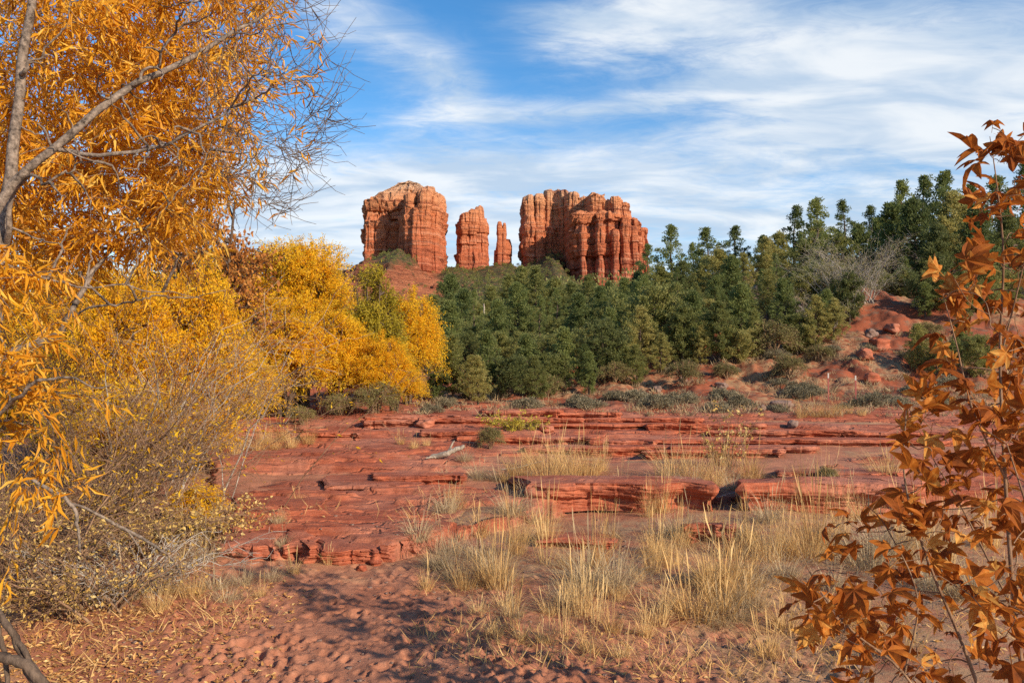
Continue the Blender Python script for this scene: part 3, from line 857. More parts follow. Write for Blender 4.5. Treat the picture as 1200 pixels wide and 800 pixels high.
class Proto:
    """first use moves the source itself, later uses copy it"""
    ALL = []

    def __init__(s, root, h): s.root = root; s.h = h; s.used = False; Proto.ALL.append(s)

    def put(s, loc, scale, rz, squash=1.0):
        o = copy_tree(s.root) if s.used else s.root
        s.used = True
        o.location = tuple(loc); o.scale = (scale * squash, scale * squash, scale); o.rotation_euler = (0, 0, rz)
        return o


G_EV = 'evergreens on the hillside'
PINES = []
for sd, h, w, n in ((1, 8.5, 2.3, 34), (2, 9.0, 2.0, 30), (3, 7.5, 2.2, 32), (4, 8.0, 1.9, 36)):
    nm, tm, cm = conifer(sd, h, w, .30, n, 'pine', per=56, size=.17); PINES.append(Proto(plant_proto(nm, 'pine tree', G_EV, tm, cm), top_of(cm)))
CYP = []
for sd, h, w, n in ((11, 6.0, 1.75, 74), (12, 5.5, 1.35, 64), (13, 7.0, 2.0, 84), (14, 5.0, 1.7, 70)):
    nm, tm, cm = conifer(sd, h, w, .05, n, 'full', leaf='juniper_needle' if sd != 12 else 'pine_needle', per=42); CYP.append(Proto(plant_proto(nm, 'cypress tree', G_EV, tm, cm), top_of(cm)))
JUN = []
for sd, h, w, n in ((21, 3.6, 1.8, 76), (22, 3.0, 1.8, 70), (23, 4.2, 1.6, 78), (24, 2.8, 1.6, 60)):
    nm, tm, cm = conifer(sd, h, w, .03, n, 'round', leaf='juniper_needle', per=42, size=.15); JUN.append(Proto(plant_proto(nm, 'juniper tree', G_EV, tm, cm), top_of(cm)))

ZF = [(560, 'below the thick spire'), (610, 'below the needle spire'), (665, 'below the wide butte'), (720, 'below the wide butte middle'), (775, 'right of the wide butte'),
      (850, 'left of the big olive shrub'), (950, 'behind the big olive shrub'), (1010, 'above the red gully'), (1080, 'right of the bare grey shrub'), (9999, 'behind the rust leaved sapling')]
rng = np.random.default_rng(42)
EV = []


def put_tree(pool, px, ytop, Y, desc, hmin=1.5, pick=None):
    x = (px - 600) / F * Y; g = gz(x, Y)
    h = max(P(px, ytop, Y)[2] - g, hmin)
    pr = pool[pick if pick is not None else int(rng.integers(len(pool)))]
    o = pr.put((x, Y, g - .05), h / pr.h, rng.uniform(0, 6.28), rng.uniform(.92, 1.12))
    EV.append((o, desc)); return o


# skyline pines, from left to right (position and top as in the photograph)
for px, yt, Y, k in ((760, 285, 50, 1), (788, 263, 52, 0), (832, 266, 52, 1), (863, 264, 54, 2), (932, 240, 52, 2), (958, 232, 50, 0), (992, 234, 55, 2), (1056, 212, 54, 1), (1082, 206, 56, 2), (1112, 199, 54, 0), (1140, 214, 50, 1), (1172, 205, 52, 0), (1206, 190, 50, 2), (812, 284, 56, 0), (1020, 240, 58, 1), (895, 275, 58, 1)):
    put_tree(PINES, px, yt, Y, 'tall open pine on the skyline', pick=(px // 7) % 4)
for px, yt, Y in ((1050, 238, 47), (1075, 232, 45), (1118, 226, 47), (1150, 240, 44), (898, 278, 46), (915, 272, 49), (960, 262, 53), (1010, 262, 50), (945, 282, 45), (845, 290, 47), (872, 296, 45), (800, 305, 47), (776, 310, 46), (1185, 250, 46), (985, 275, 47), (1035, 255, 52), (825, 300, 50), (1098, 262, 43)):
    put_tree(CYP, px, yt, Y, 'dense cypress below the skyline')
for px, yt, Y in ((758, 335, 40), (998, 322, 37), (735, 345, 43), (700, 340, 45), (815, 330, 42), (850, 335, 41), (895, 325, 42), (930, 325, 43), (960, 315, 44), (875, 340, 40), (780, 340, 42), (1060, 300, 41), (1090, 305, 40), (1130, 300, 41), (1030, 320, 43)):
    put_tree(CYP, px, yt, Y, 'pale pyramid cypress, second row')
# woods below the buttes
for px, yt, Y in ((525, 322, 62), (545, 338, 58), (575, 335, 60), (595, 322, 66), (612, 312, 70), (628, 312, 66), (650, 326, 62), (668, 330, 66), (690, 322, 60), (712, 330, 64), (733, 325, 58), (748, 318, 56), (600, 345, 56), (640, 348, 54), (560, 355, 52), (520, 350, 54), (680, 348, 52), (720, 350, 50), (585, 360, 50), (655, 340, 58), (508, 345, 58)):
    put_tree(CYP, px, yt, Y, 'slim olive cypress in the woods')
for px, yt, Y in ((515, 368, 44), (540, 372, 46), (565, 380, 43), (590, 378, 44), (615, 384, 42), (640, 372, 45), (668, 376, 43), (700, 380, 41), (725, 368, 44), (750, 372, 42), (530, 395, 40), (555, 400, 38), (600, 400, 39), (650, 398, 39), (690, 402, 37), (625, 362, 48), (575, 366, 48), (680, 366, 47)):
    put_tree(JUN, px, yt, Y, 'bushy juniper in shaded woods')
for px, yt, Y in ((838, 322, 36), (900, 315, 37), (955, 305, 38), (985, 330, 37), (1030, 330, 38), (880, 345, 34.5), (785, 338, 37), (735, 352, 37), (1060, 320, 38), (1105, 330, 37), (1140, 325, 37), (710, 372, 36)):
    put_tree(CYP, px, yt, Y, 'mid sized cypress on the bank')
for px, yt, Y in ((715, 360, 31.5), (765, 332, 33), (815, 340, 32), (868, 332, 32.5), (920, 325, 33), (968, 338, 32), (996, 318, 33.5), (980, 335, 34.5), (1085, 345, 33), (1110, 335, 33.5), (1130, 352, 32), (1155, 340, 33), (660, 385, 31), (585, 388, 32.5)):
    put_tree(CYP if (px // 5) % 3 else JUN, px, yt, Y, 'shaggy evergreen on the bank face')
for px, yt, Y in ((528, 352, 36), (556, 338, 38), (583, 350, 36), (607, 330, 38), (633, 345, 36), (652, 336, 39), (678, 342, 36), (703, 334, 38), (727, 342, 35.5), (752, 322, 36), (795, 312, 38), (858, 300, 39), (910, 296, 40)):
    put_tree([CYP[1], PINES[1], CYP[1], PINES[3]], px, yt, Y, 'slender pointed evergreen above the bank', pick=(px // 3) % 4)


def put_base(pool, px, yb, yt, desc):
    g = ground(px, yb); return put_tree(pool, px, yt, g[1], desc)


for px, yb, yt in ((512, 468, 408), (530, 466, 392), (552, 468, 415), (572, 462, 386), (598, 465, 412), (618, 460, 390), (640, 464, 418), (662, 456, 382), (684, 452, 404), (705, 446, 372), (728, 446, 398), (750, 438, 358), (775, 436, 392), (800, 430, 356), (822, 428, 380), (842, 424, 352), (862, 426, 385), (884, 420, 362), (935, 416, 366), (956, 408, 345), (978, 400, 348), (560, 474, 440), (626, 472, 438), (690, 462, 432), (745, 452, 420), (1075, 436, 378), (1100, 440, 392), (1128, 430, 372), (1150, 442, 395)):
    put_base(JUN if (px // 3) % 2 else CYP, px, yb, yt, 'shrubby evergreen low on the slope')
# front row at the foot of the slope and on the bank
for px, yt, Y in ((520, 412, 35), (548, 420, 34), (578, 418, 35), (610, 402, 34), (636, 412, 33), (655, 408, 33), (692, 402, 33), (722, 404, 33), (745, 395, 34), (770, 380, 36), (800, 382, 36), (832, 366, 34), (818, 395, 33), (860, 385, 36), (1085, 372, 34), (1110, 378, 33), (1140, 345, 36), (1160, 370, 34), (1062, 350, 38), (1185, 350, 35), (1035, 352, 39), (970, 352, 38), (940, 360, 38)):
    put_tree(JUN, px, yt, Y, 'low round juniper on the red bank')
label_all([t for t in EV], ZF)
# far woods on the slopes: too many to count
def far_woods():
    rng = np.random.default_rng(77)
    sets = []
    n = 460; px = rng.uniform(330, 830, n); Y = 74 * np.exp(rng.random(n) * np.log(190 / 74)); x = (px - 600) / F * Y
    sets.append((x, Y, H(x, Y), rng.uniform(3.0, 6.0, n), 190, 1.0))
    n = 1300; px = rng.uniform(330, 830, n); Y = 190 * np.exp(rng.random(n) * np.log(560 / 190)); x = (px - 600) / F * Y
    sets.append((x, Y, H(x, Y), rng.uniform(3.2, 6.2, n), 60, 2.2))
    k = rng.integers(0, HX.size, 2600); ok = rng.random(2600) > HRED.ravel()[k] * 0.88
    x2, y2, z2 = HX.ravel()[k][ok], HY.ravel()[k][ok], HZ.ravel()[k][ok]; n = len(x2)
    sets.append((x2 + rng.normal(0, 3, n), y2, z2, rng.uniform(2.2, 5.0, n), 46, 3.6))
    v = []
    for X, Yy, Z, hh, per, lm in sets:
        m = len(X); off = unit(rng.normal(size=(m * per, 3))) * rng.random((m * per, 1)) ** 0.4
        R_ = np.repeat(hh, per)[:, None]
        pos = np.repeat(np.column_stack([X, Yy, Z + hh * .45]), per, 0) + off * np.array([[.40, .40, .52]]) * R_ * (1 - .35 * off[:, 2:3])
        L = 0.30 * lm * rng.uniform(.7, 1.3, m * per)
        v.append(scatter(DIAMOND, pos, off + np.array([0, 0, .5]), L, L * .55, rng, np.repeat(rng.random(m), per)))
    o = link('far_woods', leaf_mesh('far_woods', v, MAT['juniper_needle'])); tag(o, 'dark green woods covering the slopes below the buttes', 'woods', kind='stuff')


far_woods()


# ------------------------------------------------------------------ golden cottonwoods and willows
def plume_tree(seed, w, h, npl, leaf, bark='dark_bark', nst=6, thick=.018, tw=15, per=34, ll=0.09, skirt=0.12, twl=(.7, 1.25), lw=.34):
    rng = np.random.default_rng(seed); tb = Tubes(); parts = []
    stems = []
    for s in range(nst):
        az = s * 6.3 / nst + rng.normal(0, .3); r = rng.uniform(.25, .6) * w
        ctrl = np.array([(rng.normal(0, .15), rng.normal(0, .15), -.25), (r * .35 * cos(az), r * .35 * sin(az), h * .22), (r * .7 * cos(az), r * .7 * sin(az), h * .48), (r * cos(az), r * sin(az), h * .78)])
        p = spline(ctrl, 14); tb.one(p, np.interp(np.linspace(0, 1, 14), [0, 1], [thick * h + .02, .02]), 6); stems.append(p)
    sk = np.concatenate(stems)
    for k in range(npl):
        d = unit(rng.normal(size=3)); d[2] = abs(d[2]) * 1.05 - 0.42; d = unit(d)
        r = rng.random() ** 0.33 * (0.82 + 0.36 * vnoise(d[0] * 2 + seed, d[1] * 2, d[2] * 2, seed))
        q = np.array([d[0] * w * r, d[1] * w * r, h * .50 + d[2] * h * .50 * r])
        q[2] = max(q[2], h * skirt)
        pb = q * np.array([.80, .80, .86])
        j = np.argmin(np.linalg.norm(sk - pb, axis=1) + 1.5 * (sk[:, 2] > pb[2]))
        c = np.array([sk[j], (sk[j] + pb) / 2 + rng.normal(0, .12, 3), pb]); p = spline(c, 7)
        tb.one(p, np.linspace(.035, .012, 7), 4)
        M = tw; out = unit(q - np.array([0, 0, h * .35]))
        dirs = unit(out * .75 + np.array([0, 0, .55]) + rng.normal(size=(M, 3)) * .55)
        Lt = rng.uniform(*twl, M)[:, None, None]
        s = np.linspace(0, 1, 6)[None, :, None]
        tw_p = pb + dirs[:, None] * Lt * s + np.array([0, 0, -.42]) * Lt * s ** 2.2 + rng.normal(0, .02, (M, 6, 3)) * s
        tb.many(tw_p, np.broadcast_to(np.linspace(.009, .003, 6), (M, 6)), 3)
        # leaves along the twigs
        n = M * per; ti = np.repeat(np.arange(M), per); f = rng.uniform(.12, 1.03, n)
        i0 = np.clip((f * 5).astype(int), 0, 4); fr = (f * 5 - i0)[:, None]
        pos = tw_p[ti, i0] * (1 - fr) + tw_p[ti, i0 + 1] * fr + rng.normal(0, .05, (n, 3))
        tang = unit(tw_p[ti, i0 + 1] - tw_p[ti, i0])
        fw = tang * .7 + rng.normal(size=(n, 3)) * .65 + np.array([0, 0, -.35])
        L = ll * rng.uniform(.7, 1.3, n)
        parts.append(scatter(DIAMOND, pos, fw, L, L * lw, rng, np.full(n, rng.random())))
    return tb.mesh('trunk', MAT[bark]), leaf_mesh('crown', parts, MAT[leaf])


G_GOLD = 'golden trees along the creek'
GOLD = []
for sd, w, h, npl in ((31, 2.7, 6.0, 150), (32, 2.4, 5.0, 135), (33, 2.0, 4.6, 110)):
    tm, cm = plume_tree(sd, w, h, npl, 'gold_leaf', skirt=.06); GOLD.append(Proto(plant_proto('cottonwood_tree', 'golden tree', G_GOLD, tm, cm), top_of(cm)))
tm, cm = plume_tree(34, 1.25, 4.6, 80, 'olive_gold_leaf'); OLV = Proto(plant_proto('cottonwood_tree', 'golden tree', G_GOLD, tm, cm), 4.6)
rng = np.random.default_rng(9)
for px, yt, Y, k, sq, lab in (
        (300, 290, 28, 0, .92, 'tall golden tree whose broad crown tops the left group'),
        (352, 284, 26, 0, .72, 'tallest golden tree with a bright rounded top below the sky'),
        (238, 296, 26, 1, 1.0, 'golden tree half hidden behind the bare grey thicket'),
        (335, 352, 22.5, 1, .95, 'bushy golden tree in front of the tallest one'),
        (392, 362, 23, 2, .85, 'golden tree left of the yellow green crown'),
        (442, 392, 22.6, 2, .95, 'golden tree in front of the yellow green crown'),
        (20, 300, 20, 1, 1.0, 'golden tree showing past the willow trunk at the far left'),
        (478, 344, 26, 2, .72, 'bright golden tree at the right end of the row'),
        (462, 412, 22.5, 2, 1.0, 'low orange gold tree under the right end of the row'),
        (175, 330, 21, 1, 1.0, 'golden tree behind the twigs of the willow'),
        (270, 400, 18.5, 2, 1.1, 'golden tree drooping over the pale grass strip'),
        (150, 325, 12.0, 2, .62, 'slim golden tree in front of the rust brown tree'),
        (228, 315, 12.8, 2, .62, 'small golden tree beneath the rust brown crown'),
        (105, 310, 19, 0, 1.0, 'golden tree deep behind the large willow limbs')):
    x = (px - 600) / F * Y; g = gz(x, Y); z = P(px, yt, Y)[2]
    o = GOLD[k].put((x, Y, g - .05), (z - g) / GOLD[k].h, rng.uniform(0, 6), sq); o['label'] = lab
x = (437 - 600) / F * 24; g = gz(x, 24)
OLV.put((x, 24, g - .05), (P(437, 313, 24)[2] - g) / top_of(cm), 1.0, .66)['label'] = 'yellow green tree standing out among the golden crowns'
# smaller golden bushes
tm, cm = plume_tree(36, 1.0, 1.9, 42, 'gold_leaf', tw=11, per=18, ll=.085, skirt=.1, twl=(.4, .75), bark='twig'); GB = Proto(plant_proto('golden_bush', 'golden bush', 'golden bushes under the willow', tm, cm, ('stems', 'foliage')), 1.9)
for px, yb, yt, lab in ((205, 560, 440, 'golden bush just behind the grey thicket'), (130, 575, 430, 'golden bush showing between the grey twigs'), (232, 620, 558, 'small yellow bush at the left edge of the red terrace'), (55, 560, 400, 'golden bush below the willow trunk'), (175, 545, 460, 'golden bush beside the pale grass strip')):
    g = ground(px, yb); zt = P(px, yt, g[1])[2]
    GB.put(g, (zt - g[2]) / 1.9, rng.uniform(0, 6), 1.0)['label'] = lab
# brown-olive bushes at the feet of the golden trees
tm, cm = plume_tree(37, 1.1, 1.8, 46, 'olive_leaf', tw=11, per=16, ll=.07, skirt=.1, twl=(.35, .7), bark='twig'); OB = Proto(plant_proto('olive_shrub', 'shrub', 'olive shrubs', tm, cm, ('stems', 'foliage')), 1.8)
for px, Y, yt, lab in ((400, 21.5, 455, 'brown olive shrub under the golden trees, left of the dark gap'), (440, 21.5, 440, 'olive shrub in the dark gap under the golden trees'), (355, 20.5, 470, 'dull green shrub behind the pale grass strip'),
                        (575, 14.2, 492, 'olive shrub on the red terrace beside the driftwood'), (905, 30.5, 368, 'big olive shrub with pale top on the red bank'), (925, 28.0, 410, 'dark olive shrub just below the big pale topped one'),
                        (500, 24.5, 470, 'olive shrub right of the golden row'), (1090, 31, 372, 'grey green shrub right of the red gully'), (1120, 29, 395, 'dull shrub lower on the bank, behind the sapling'), (968, 10.8, 540, 'small olive shrub behind the cracked slab'), (720, 28, 418, 'olive brush under the front junipers'), (800, 27.5, 415, 'brown olive brush on the bank left of the big shrub'), (850, 28.5, 420, 'dull olive brush between the bank junipers and the big shrub'), (960, 30, 398, 'olive brush at the left edge of the red gully'), (640, 27, 430, 'brown olive brush below the dark woods')):
    x = (px - 600) / F * Y; g = gz(x, Y)
    OB.put((x, Y, g - .03), (P(px, yt, Y)[2] - g) / 1.8, rng.uniform(0, 6), 1.1 if Y > 20 else .9)['label'] = lab
# the rust coloured tree behind the willow
tm, cm = plume_tree(38, 1.6, 4.6, 54, 'rust_leaf', nst=3, thick=.008, tw=8, per=15, ll=.075, skirt=.42, lw=.6, twl=(.5, 1.0)); e = plant_proto('rust_leaved_tree', 'tree', None, tm, cm)
x = (238 - 600) / F * 14.5; g = gz(x, 14.5); e.location = (x, 14.5, g); s = (P(238, 200, 14.5)[2] - g) / top_of(cm); e.scale = (s * .72, s * .72, s); e['label'] = 'rust brown leaved tree showing behind the willow twigs'


# ------------------------------------------------------------------ the large willow on the left
def limb(pts, n=22):
    return spline(np.array([[*P(a, b, Y), r] for a, b, Y, r in pts]), n)


def reach(rng, sk, tg, n=8, up=0.15, wob=.05):
    """curved twig from the skeleton's nearest point to a target"""
    dd = np.linalg.norm(sk[:, :3] - tg, axis=1); j = int(np.argmin(dd)); a = sk[j, :3]; L = dd[j]
    s = np.linspace(0, 1, n)[:, None]
    p = a + (tg - a) * s + np.sin(s * pi) * (np.array([0, 0, up * L]) + rng.normal(0, .12, 3) * L) + rng.normal(0, wob, (n, 3)) * s * min(L, 1) * .5
    r0 = min(sk[j, 3] * .7, 0.006 + 0.012 * L)
    return np.column_stack([p, np.linspace(r0, max(.0018, r0 * .25), n)])


def inpoly(rng, poly, n):
    poly = np.array(poly, float); lo, hi = poly.min(0), poly.max(0); out = []
    while len(out) < n:
        p = lo + rng.random(2) * (hi - lo); c = False; j = len(poly) - 1
        for i in range(len(poly)):
            if (poly[i, 1] > p[1]) != (poly[j, 1] > p[1]) and p[0] < (poly[j, 0] - poly[i, 0]) * (p[1] - poly[i, 1]) / (poly[j, 1] - poly[i, 1]) + poly[i, 0]: c = not c
            j = i
        if c: out.append(p)
    return np.array(out)


def twig_leaves(rng, tw, per, ll, lw, jitter=.03, droop=.5, tmin=.2, tone=None):
    n = per; f = rng.uniform(tmin, 1.02, n) * (len(tw) - 1); i = np.clip(f.astype(int), 0, len(tw) - 2); fr = (f - i)[:, None]
    pos = tw[i, :3] * (1 - fr) + tw[i + 1, :3] * fr + rng.normal(0, jitter, (n, 3))
    tg = unit(tw[i + 1, :3] - tw[i, :3])
    fw = tg * .6 + rng.normal(size=(n, 3)) * .55 + np.array([0, 0, -droop])
    L = ll * rng.uniform(.6, 1.3, n)
    return scatter(LENS, pos, fw, L, L * lw, rng, np.clip(np.full(n, rng.random() if tone is None else tone) + rng.normal(0, .08, n), 0, 1))


def willow():
    rng = np.random.default_rng(17)
    limbs = [
        [(-140, 830, 4.5, .11), (-70, 640, 4.5, .095), (-15, 400, 4.6, .07), (6, 260, 4.7, .052), (18, 130, 4.8, .043), (30, 40, 4.9, .038), (40, -60, 5.0, .03), (60, -160, 5.1, .02)],
        [(-120, 720, 4.4, .07), (-80, 420, 4.3, .055), (0, 236, 4.4, .036), (60, 178, 4.5, .032), (150, 106, 4.7, .028), (230, 62, 4.9, .022), (290, 26, 5.1, .015), (318, 2, 5.2, .010), (335, -30, 5.3, .006)],
        [(62, 180, 4.5, .018), (140, 181, 4.5, .016), (190, 170, 4.5, .014), (240, 148, 4.5, .011), (285, 118, 4.6, .008), (310, 98, 4.7, .006), (345, 82, 4.8, .004), (382, 40, 4.9, .002)],
        [(-110, 760, 4.6, .06), (-60, 480, 4.9, .04), (15, 412, 5.0, .034), (62, 392, 5.0, .030), (78, 370, 5.0, .026), (104, 328, 5.1, .022), (135, 288, 5.2, .018), (168, 255, 5.3, .015), (200, 205, 5.4, .011), (232, 160, 5.5, .007), (262, 110, 5.6, .004)],
        [(150, 106, 4.7, .015), (178, 80, 4.7, .012), (205, 40, 4.7, .009), (228, 0, 4.8, .007), (240, -40, 4.8, .004)],
        [(258, 48, 4.95, .010), (300, 36, 4.9, .007), (350, 24, 4.9, .004), (388, 14, 4.9, .002)],
        [(6, 300, 4.7, .03), (22, 218, 4.5, .014), (48, 212, 4.4, .011), (78, 204, 4.4, .009), (104, 186, 4.4, .005)],
        [(-60, 560, 4.2, .03), (0, 480, 3.9, .016), (40, 452, 3.8, .012), (80, 446, 3.8, .008), (130, 452, 3.9, .004)],
        [(78, 370, 5.0, .012), (150, 352, 5.0, .009), (200, 348, 5.1, .006), (262, 336, 5.2, .003)],
        [(-40, 440, 4.5, .03), (0, 330, 4.2, .012), (50, 328, 4.2, .010), (110, 334, 4.2, .007), (180, 342, 4.3, .004), (236, 350, 4.4, .002)],
        [(135, 288, 5.2, .010), (180, 255, 5.0, .008), (225, 205, 5.0, .006), (250, 160, 5.0, .004)],
        [(24, 90, 4.8, .02), (40, 70, 4.8, .010), (70, 40, 4.8, .008), (85, 0, 4.8, .006), (90, -40, 4.8, .004)],
    ]
    tb = Tubes(); sk = []
    for l in limbs:
        q = limb(l, 30); q[:, :3] += np.stack([fbm(np.arange(30) * .35, q[:, 1] * 3 + c_, oct=2, seed=c_) for c_ in (1, 2, 3)], -1) * .05
        q[:, 3] *= .72; tb.one(q[:, :3], q[:, 3], 8); sk.append(q)
    sk = np.concatenate(sk); big = sk.copy()
    parts = []; tw2 = []
    # leafy twigs
    poly = [(-60, -60), (320, -60), (318, 10), (300, 70), (290, 150), (262, 215), (225, 290), (170, 310), (110, 318), (50, 330), (-60, 340)]
    tg = [(P(a, b, Y)) for (a, b), Y in zip(inpoly(rng, poly, 560), rng.uniform(4.9, 7.8, 560))]
    tg += [P(a, b, Y) for (a, b), Y in zip(inpoly(rng, [(-30, 270), (60, 290), (92, 420), (80, 560), (20, 620), (-40, 640)], 14), rng.uniform(3.7, 4.3, 14))]
    tg = sorted(tg, key=lambda t: np.linalg.norm(big[:, :3] - t, axis=1).min())
    for t in tg:
        w = reach(rng, sk, t); tb.one(w[:, :3], w[:, 3], 4); sk = np.vstack([sk, w[2:]])
        L = np.linalg.norm(w[-1, :3] - w[0, :3]); px, py = proj(t)
        dens = (0.70 if px < 215 else 0.48) * (0.45 if px < 75 and py < 120 else 1)
        if py > 300 and 60 < px: dens *= .5
        tn = rng.random()
        parts.append(twig_leaves(rng, w, int(26 * dens) + 3, .105, .15, .03, .45, tone=tn))
        # side twiglets carrying most leaves
        for q in range(3):
            b = w[rng.integers(3, 8), :3]; d = unit(rng.normal(size=3) + (t - w[0, :3]) * 1.0 + np.array([.2, 0, .1])); l2 = rng.uniform(.22, .5)
            s = np.linspace(0, 1, 6)[:, None]
            p = b + d * l2 * s + np.array([0, 0, -.35]) * l2 * s ** 2
            tw2.append(p); parts.append(twig_leaves(rng, np.column_stack([p, np.zeros(6)]), int(24 * dens), .105, .15, .015, .5, .05, tone=tn))
    fb = inpoly(rng, [(60, -20), (300, 10), (330, 90), (300, 200), (240, 300), (90, 330), (30, 200)], 46)
    for a_, b_ in fb:
        w = reach(rng, big, P(a_, b_, rng.uniform(4.1, 5.0)), 12, .06, .07); w[:, 3] = np.linspace(rng.uniform(.006, .010), .0025, 12); tb.one(w[:, :3], w[:, 3], 5)
    # bare twig fringe against the sky
    fr = inpoly(rng, [(225, 60), (330, -40), (375, 20), (392, 115), (365, 205), (330, 270), (270, 262), (245, 190)], 185)
    fr = [P(a, b, Y) for (a, b), Y in zip(fr, rng.uniform(4.3, 5.8, 185))]
    fr = sorted(fr, key=lambda t: np.linalg.norm(big[:, :3] - t, axis=1).min())
    for t in fr:
        w = reach(rng, sk, t, 9, .05, .04); w[:, 3] = np.minimum(w[:, 3], .0045); tb.one(w[:, :3], np.maximum(w[:, 3], .0018), 3); sk = np.vstack([sk, w[3:]])
        for q in range(3):
            b = w[rng.integers(3, 9), :3]; d = unit(rng.normal(size=3) * .8 + unit(t - w[0, :3]) + np.array([.35, 0, .25])); l2 = rng.uniform(.12, .38)
            s = np.linspace(0, 1, 6)[:, None]; tw2.append(b + d * l2 * s + rng.normal(0, .012, (6, 3)) * s + np.array([0, 0, .12]) * l2 * s ** 2)
        if rng.random() < .35: parts.append(twig_leaves(rng, w, 5, .09, .15, .02, .5))
    tw2 = np.array(tw2); tb.many(tw2, np.broadcast_to(np.linspace(.0026, .0014, 6), tw2.shape[:2]), 3)
    base = P(-140, 830, 4.5); base = np.array([base[0], base[1], gz(base[0], base[1])])
    e = empty('willow_tree', base, 'large willow with orange leaves and long bare limbs filling the left side', 'willow tree')
    a = link('trunk', tb.mesh('trunk', MAT['willow_bark']), e); b = link('crown', leaf_mesh('crown', parts, MAT['willow_leaf']), e)
    for o in (a, b): o.location = tuple(-base)


willow()


# ------------------------------------------------------------------ bare thicket, shrubs
def thicket(seed, h, spread, nst, lean, mat, leaf=None, nleaf=0, twn=9, ll=.05, lw=.35, r0=.007, sub=(.25, .7)):
    rng = np.random.default_rng(seed); tb = Tubes(); tw = []; parts = []
    for k in range(nst):
        az = rng.uniform(0, 2 * pi); d = np.array([cos(az) * spread, sin(az) * spread, 1.0]) + np.array(lean) * rng.uniform(.3, 1.4); d = unit(d * np.array([1, 1, rng.uniform(.6, 1.2)]))
        L = h * rng.uniform(.55, 1.2); s = np.linspace(0, 1, 10)[:, None]
        b = np.array([rng.normal(0, .16), rng.normal(0, .16), -.05]) * max(h, .5)
        p = b + d * L * s + np.array([d[0], d[1], -.55]) * L * .38 * s ** 2.2 + rng.normal(0, .02, (10, 3)) * L * s
        tb.one(p, np.linspace(r0 * rng.uniform(.6, 1.6), .0025, 10), 5)
        for q in range(twn):
            j = rng.integers(2, 10); dd = unit(unit(p[min(j, 9)] - p[j - 1]) + rng.normal(size=3) * .6); l2 = rng.uniform(*sub) * h * .45
            ss = np.linspace(0, 1, 6)[:, None]; t = p[j] + dd * l2 * ss + np.array([0, 0, -.2]) * l2 * ss ** 2 + rng.normal(0, .02, (6, 3)) * l2 * ss
            tw.append(t)
            for q2 in range(2):
                j2 = rng.integers(2, 6); d3 = unit(dd + rng.normal(size=3) * .7); l3 = l2 * rng.uniform(.25, .6); tw.append(t[j2] + d3 * l3 * ss + rng.normal(0, .02, (6, 3)) * l3 * ss)
            if nleaf: parts.append(twig_leaves(rng, np.column_stack([t, np.zeros(6)]), nleaf, ll, lw, .02, .2, .1))
    tw = np.array(tw); tb.many(tw, np.broadcast_to(np.linspace(.0028, .0012, 6), tw.shape[:2]), 3)
    return tb.mesh('stems', MAT[mat]), (leaf_mesh('foliage', parts, MAT[leaf]) if parts else None)


def place_shrub(name, cat, label, px, yb, args, group=None, Y=None):
    g = ground(px, yb) if Y is None else np.array([(px - 600) / F * Y, Y, gz((px - 600) / F * Y, Y)])
    st, fo = thicket(*args[0], **args[1])
    e = empty(name, g, label, cat, group); link('stems', st, e)
    if fo: link('foliage', fo, e)
    return e


G_TH = 'bare thicket under the willow'
place_shrub('bare_shrub', 'bare shrub', 'tangled grey twig thicket arching right over the golden bushes', 150, 612, ((51, 2.5, .45, 52, (.2, 0, .3), 'twig'), dict(leaf='gold_leaf', nleaf=2, twn=11)), G_TH)
place_shrub('bare_shrub', 'bare shrub', 'brown twig thicket in front of the willow trunk', 75, 640, ((52, 1.9, .55, 46, (.25, 0, .1), 'twig'), dict(leaf='gold_leaf', nleaf=2, twn=11)), G_TH)
place_shrub('bare_shrub', 'bare shrub', 'pale grey shrub with long whitish limbs reaching over the golden trees', 195, 585, ((53, 2.6, .35, 18, (.25, -.1, .7), 'grey_twig'), dict(leaf='gold_leaf', nleaf=1, twn=8, r0=.010)), G_TH)
place_shrub('bare_shrub', 'bare shrub', 'dry pale twigs sprawling down onto the leaf litter', 150, 690, ((54, .62, .9, 36, (.05, -.2, -.1), 'grey_twig'), dict(twn=8, r0=.005)), G_TH)
place_shrub('bare_shrub', 'bare shrub', 'dense brown twig mass behind the two front thickets', 110, 560, ((55, 3.2, .45, 56, (.1, 0, .2), 'twig'), dict(leaf='gold_leaf', nleaf=3, twn=12, ll=.07)), G_TH)
place_shrub('leafy_shrub', 'shrub', 'small leaved pale yellow shrub at the lower left edge', 35, 690, ((56, 1.1, .6, 40, (.1, 0, 0), 'twig'), dict(leaf='pale_leaf', nleaf=4, twn=12, ll=.030, lw=.5)), 'leafy shrubs lower left')
place_shrub('leafy_shrub', 'shrub', 'dusty orange leaved shrub between the pale shrub and the litter', 95, 715, ((57, .7, .8, 36, (.1, 0, 0), 'twig'), dict(leaf='pale_leaf', nleaf=4, twn=11, ll=.030, lw=.5)), 'leafy shrubs lower left')
place_shrub('leafy_shrub', 'shrub', 'low yellow leaved shrub by the notched orange ledge', 228, 640, ((58, .62, .7, 34, (.1, 0, 0), 'twig'), dict(leaf='pale_leaf', nleaf=6, twn=8, ll=.035, lw=.6)), 'leafy shrubs lower left')
place_shrub('leafy_shrub', 'shrub', 'knee high yellow shrub against the bare thicket', 175, 650, ((59, .7, .7, 34, (.1, 0, 0), 'twig'), dict(leaf='pale_leaf', nleaf=5, twn=8, ll=.035, lw=.6)), 'leafy shrubs lower left')
place_shrub('yellow_weed', 'weed', 'yellow green weed standing alone on the far red terrace', 605, 503, ((60, .62, .9, 22, (.1, 0, -.2), 'twig'), dict(leaf='weed_leaf', nleaf=9, twn=7, ll=.07, lw=.35)))
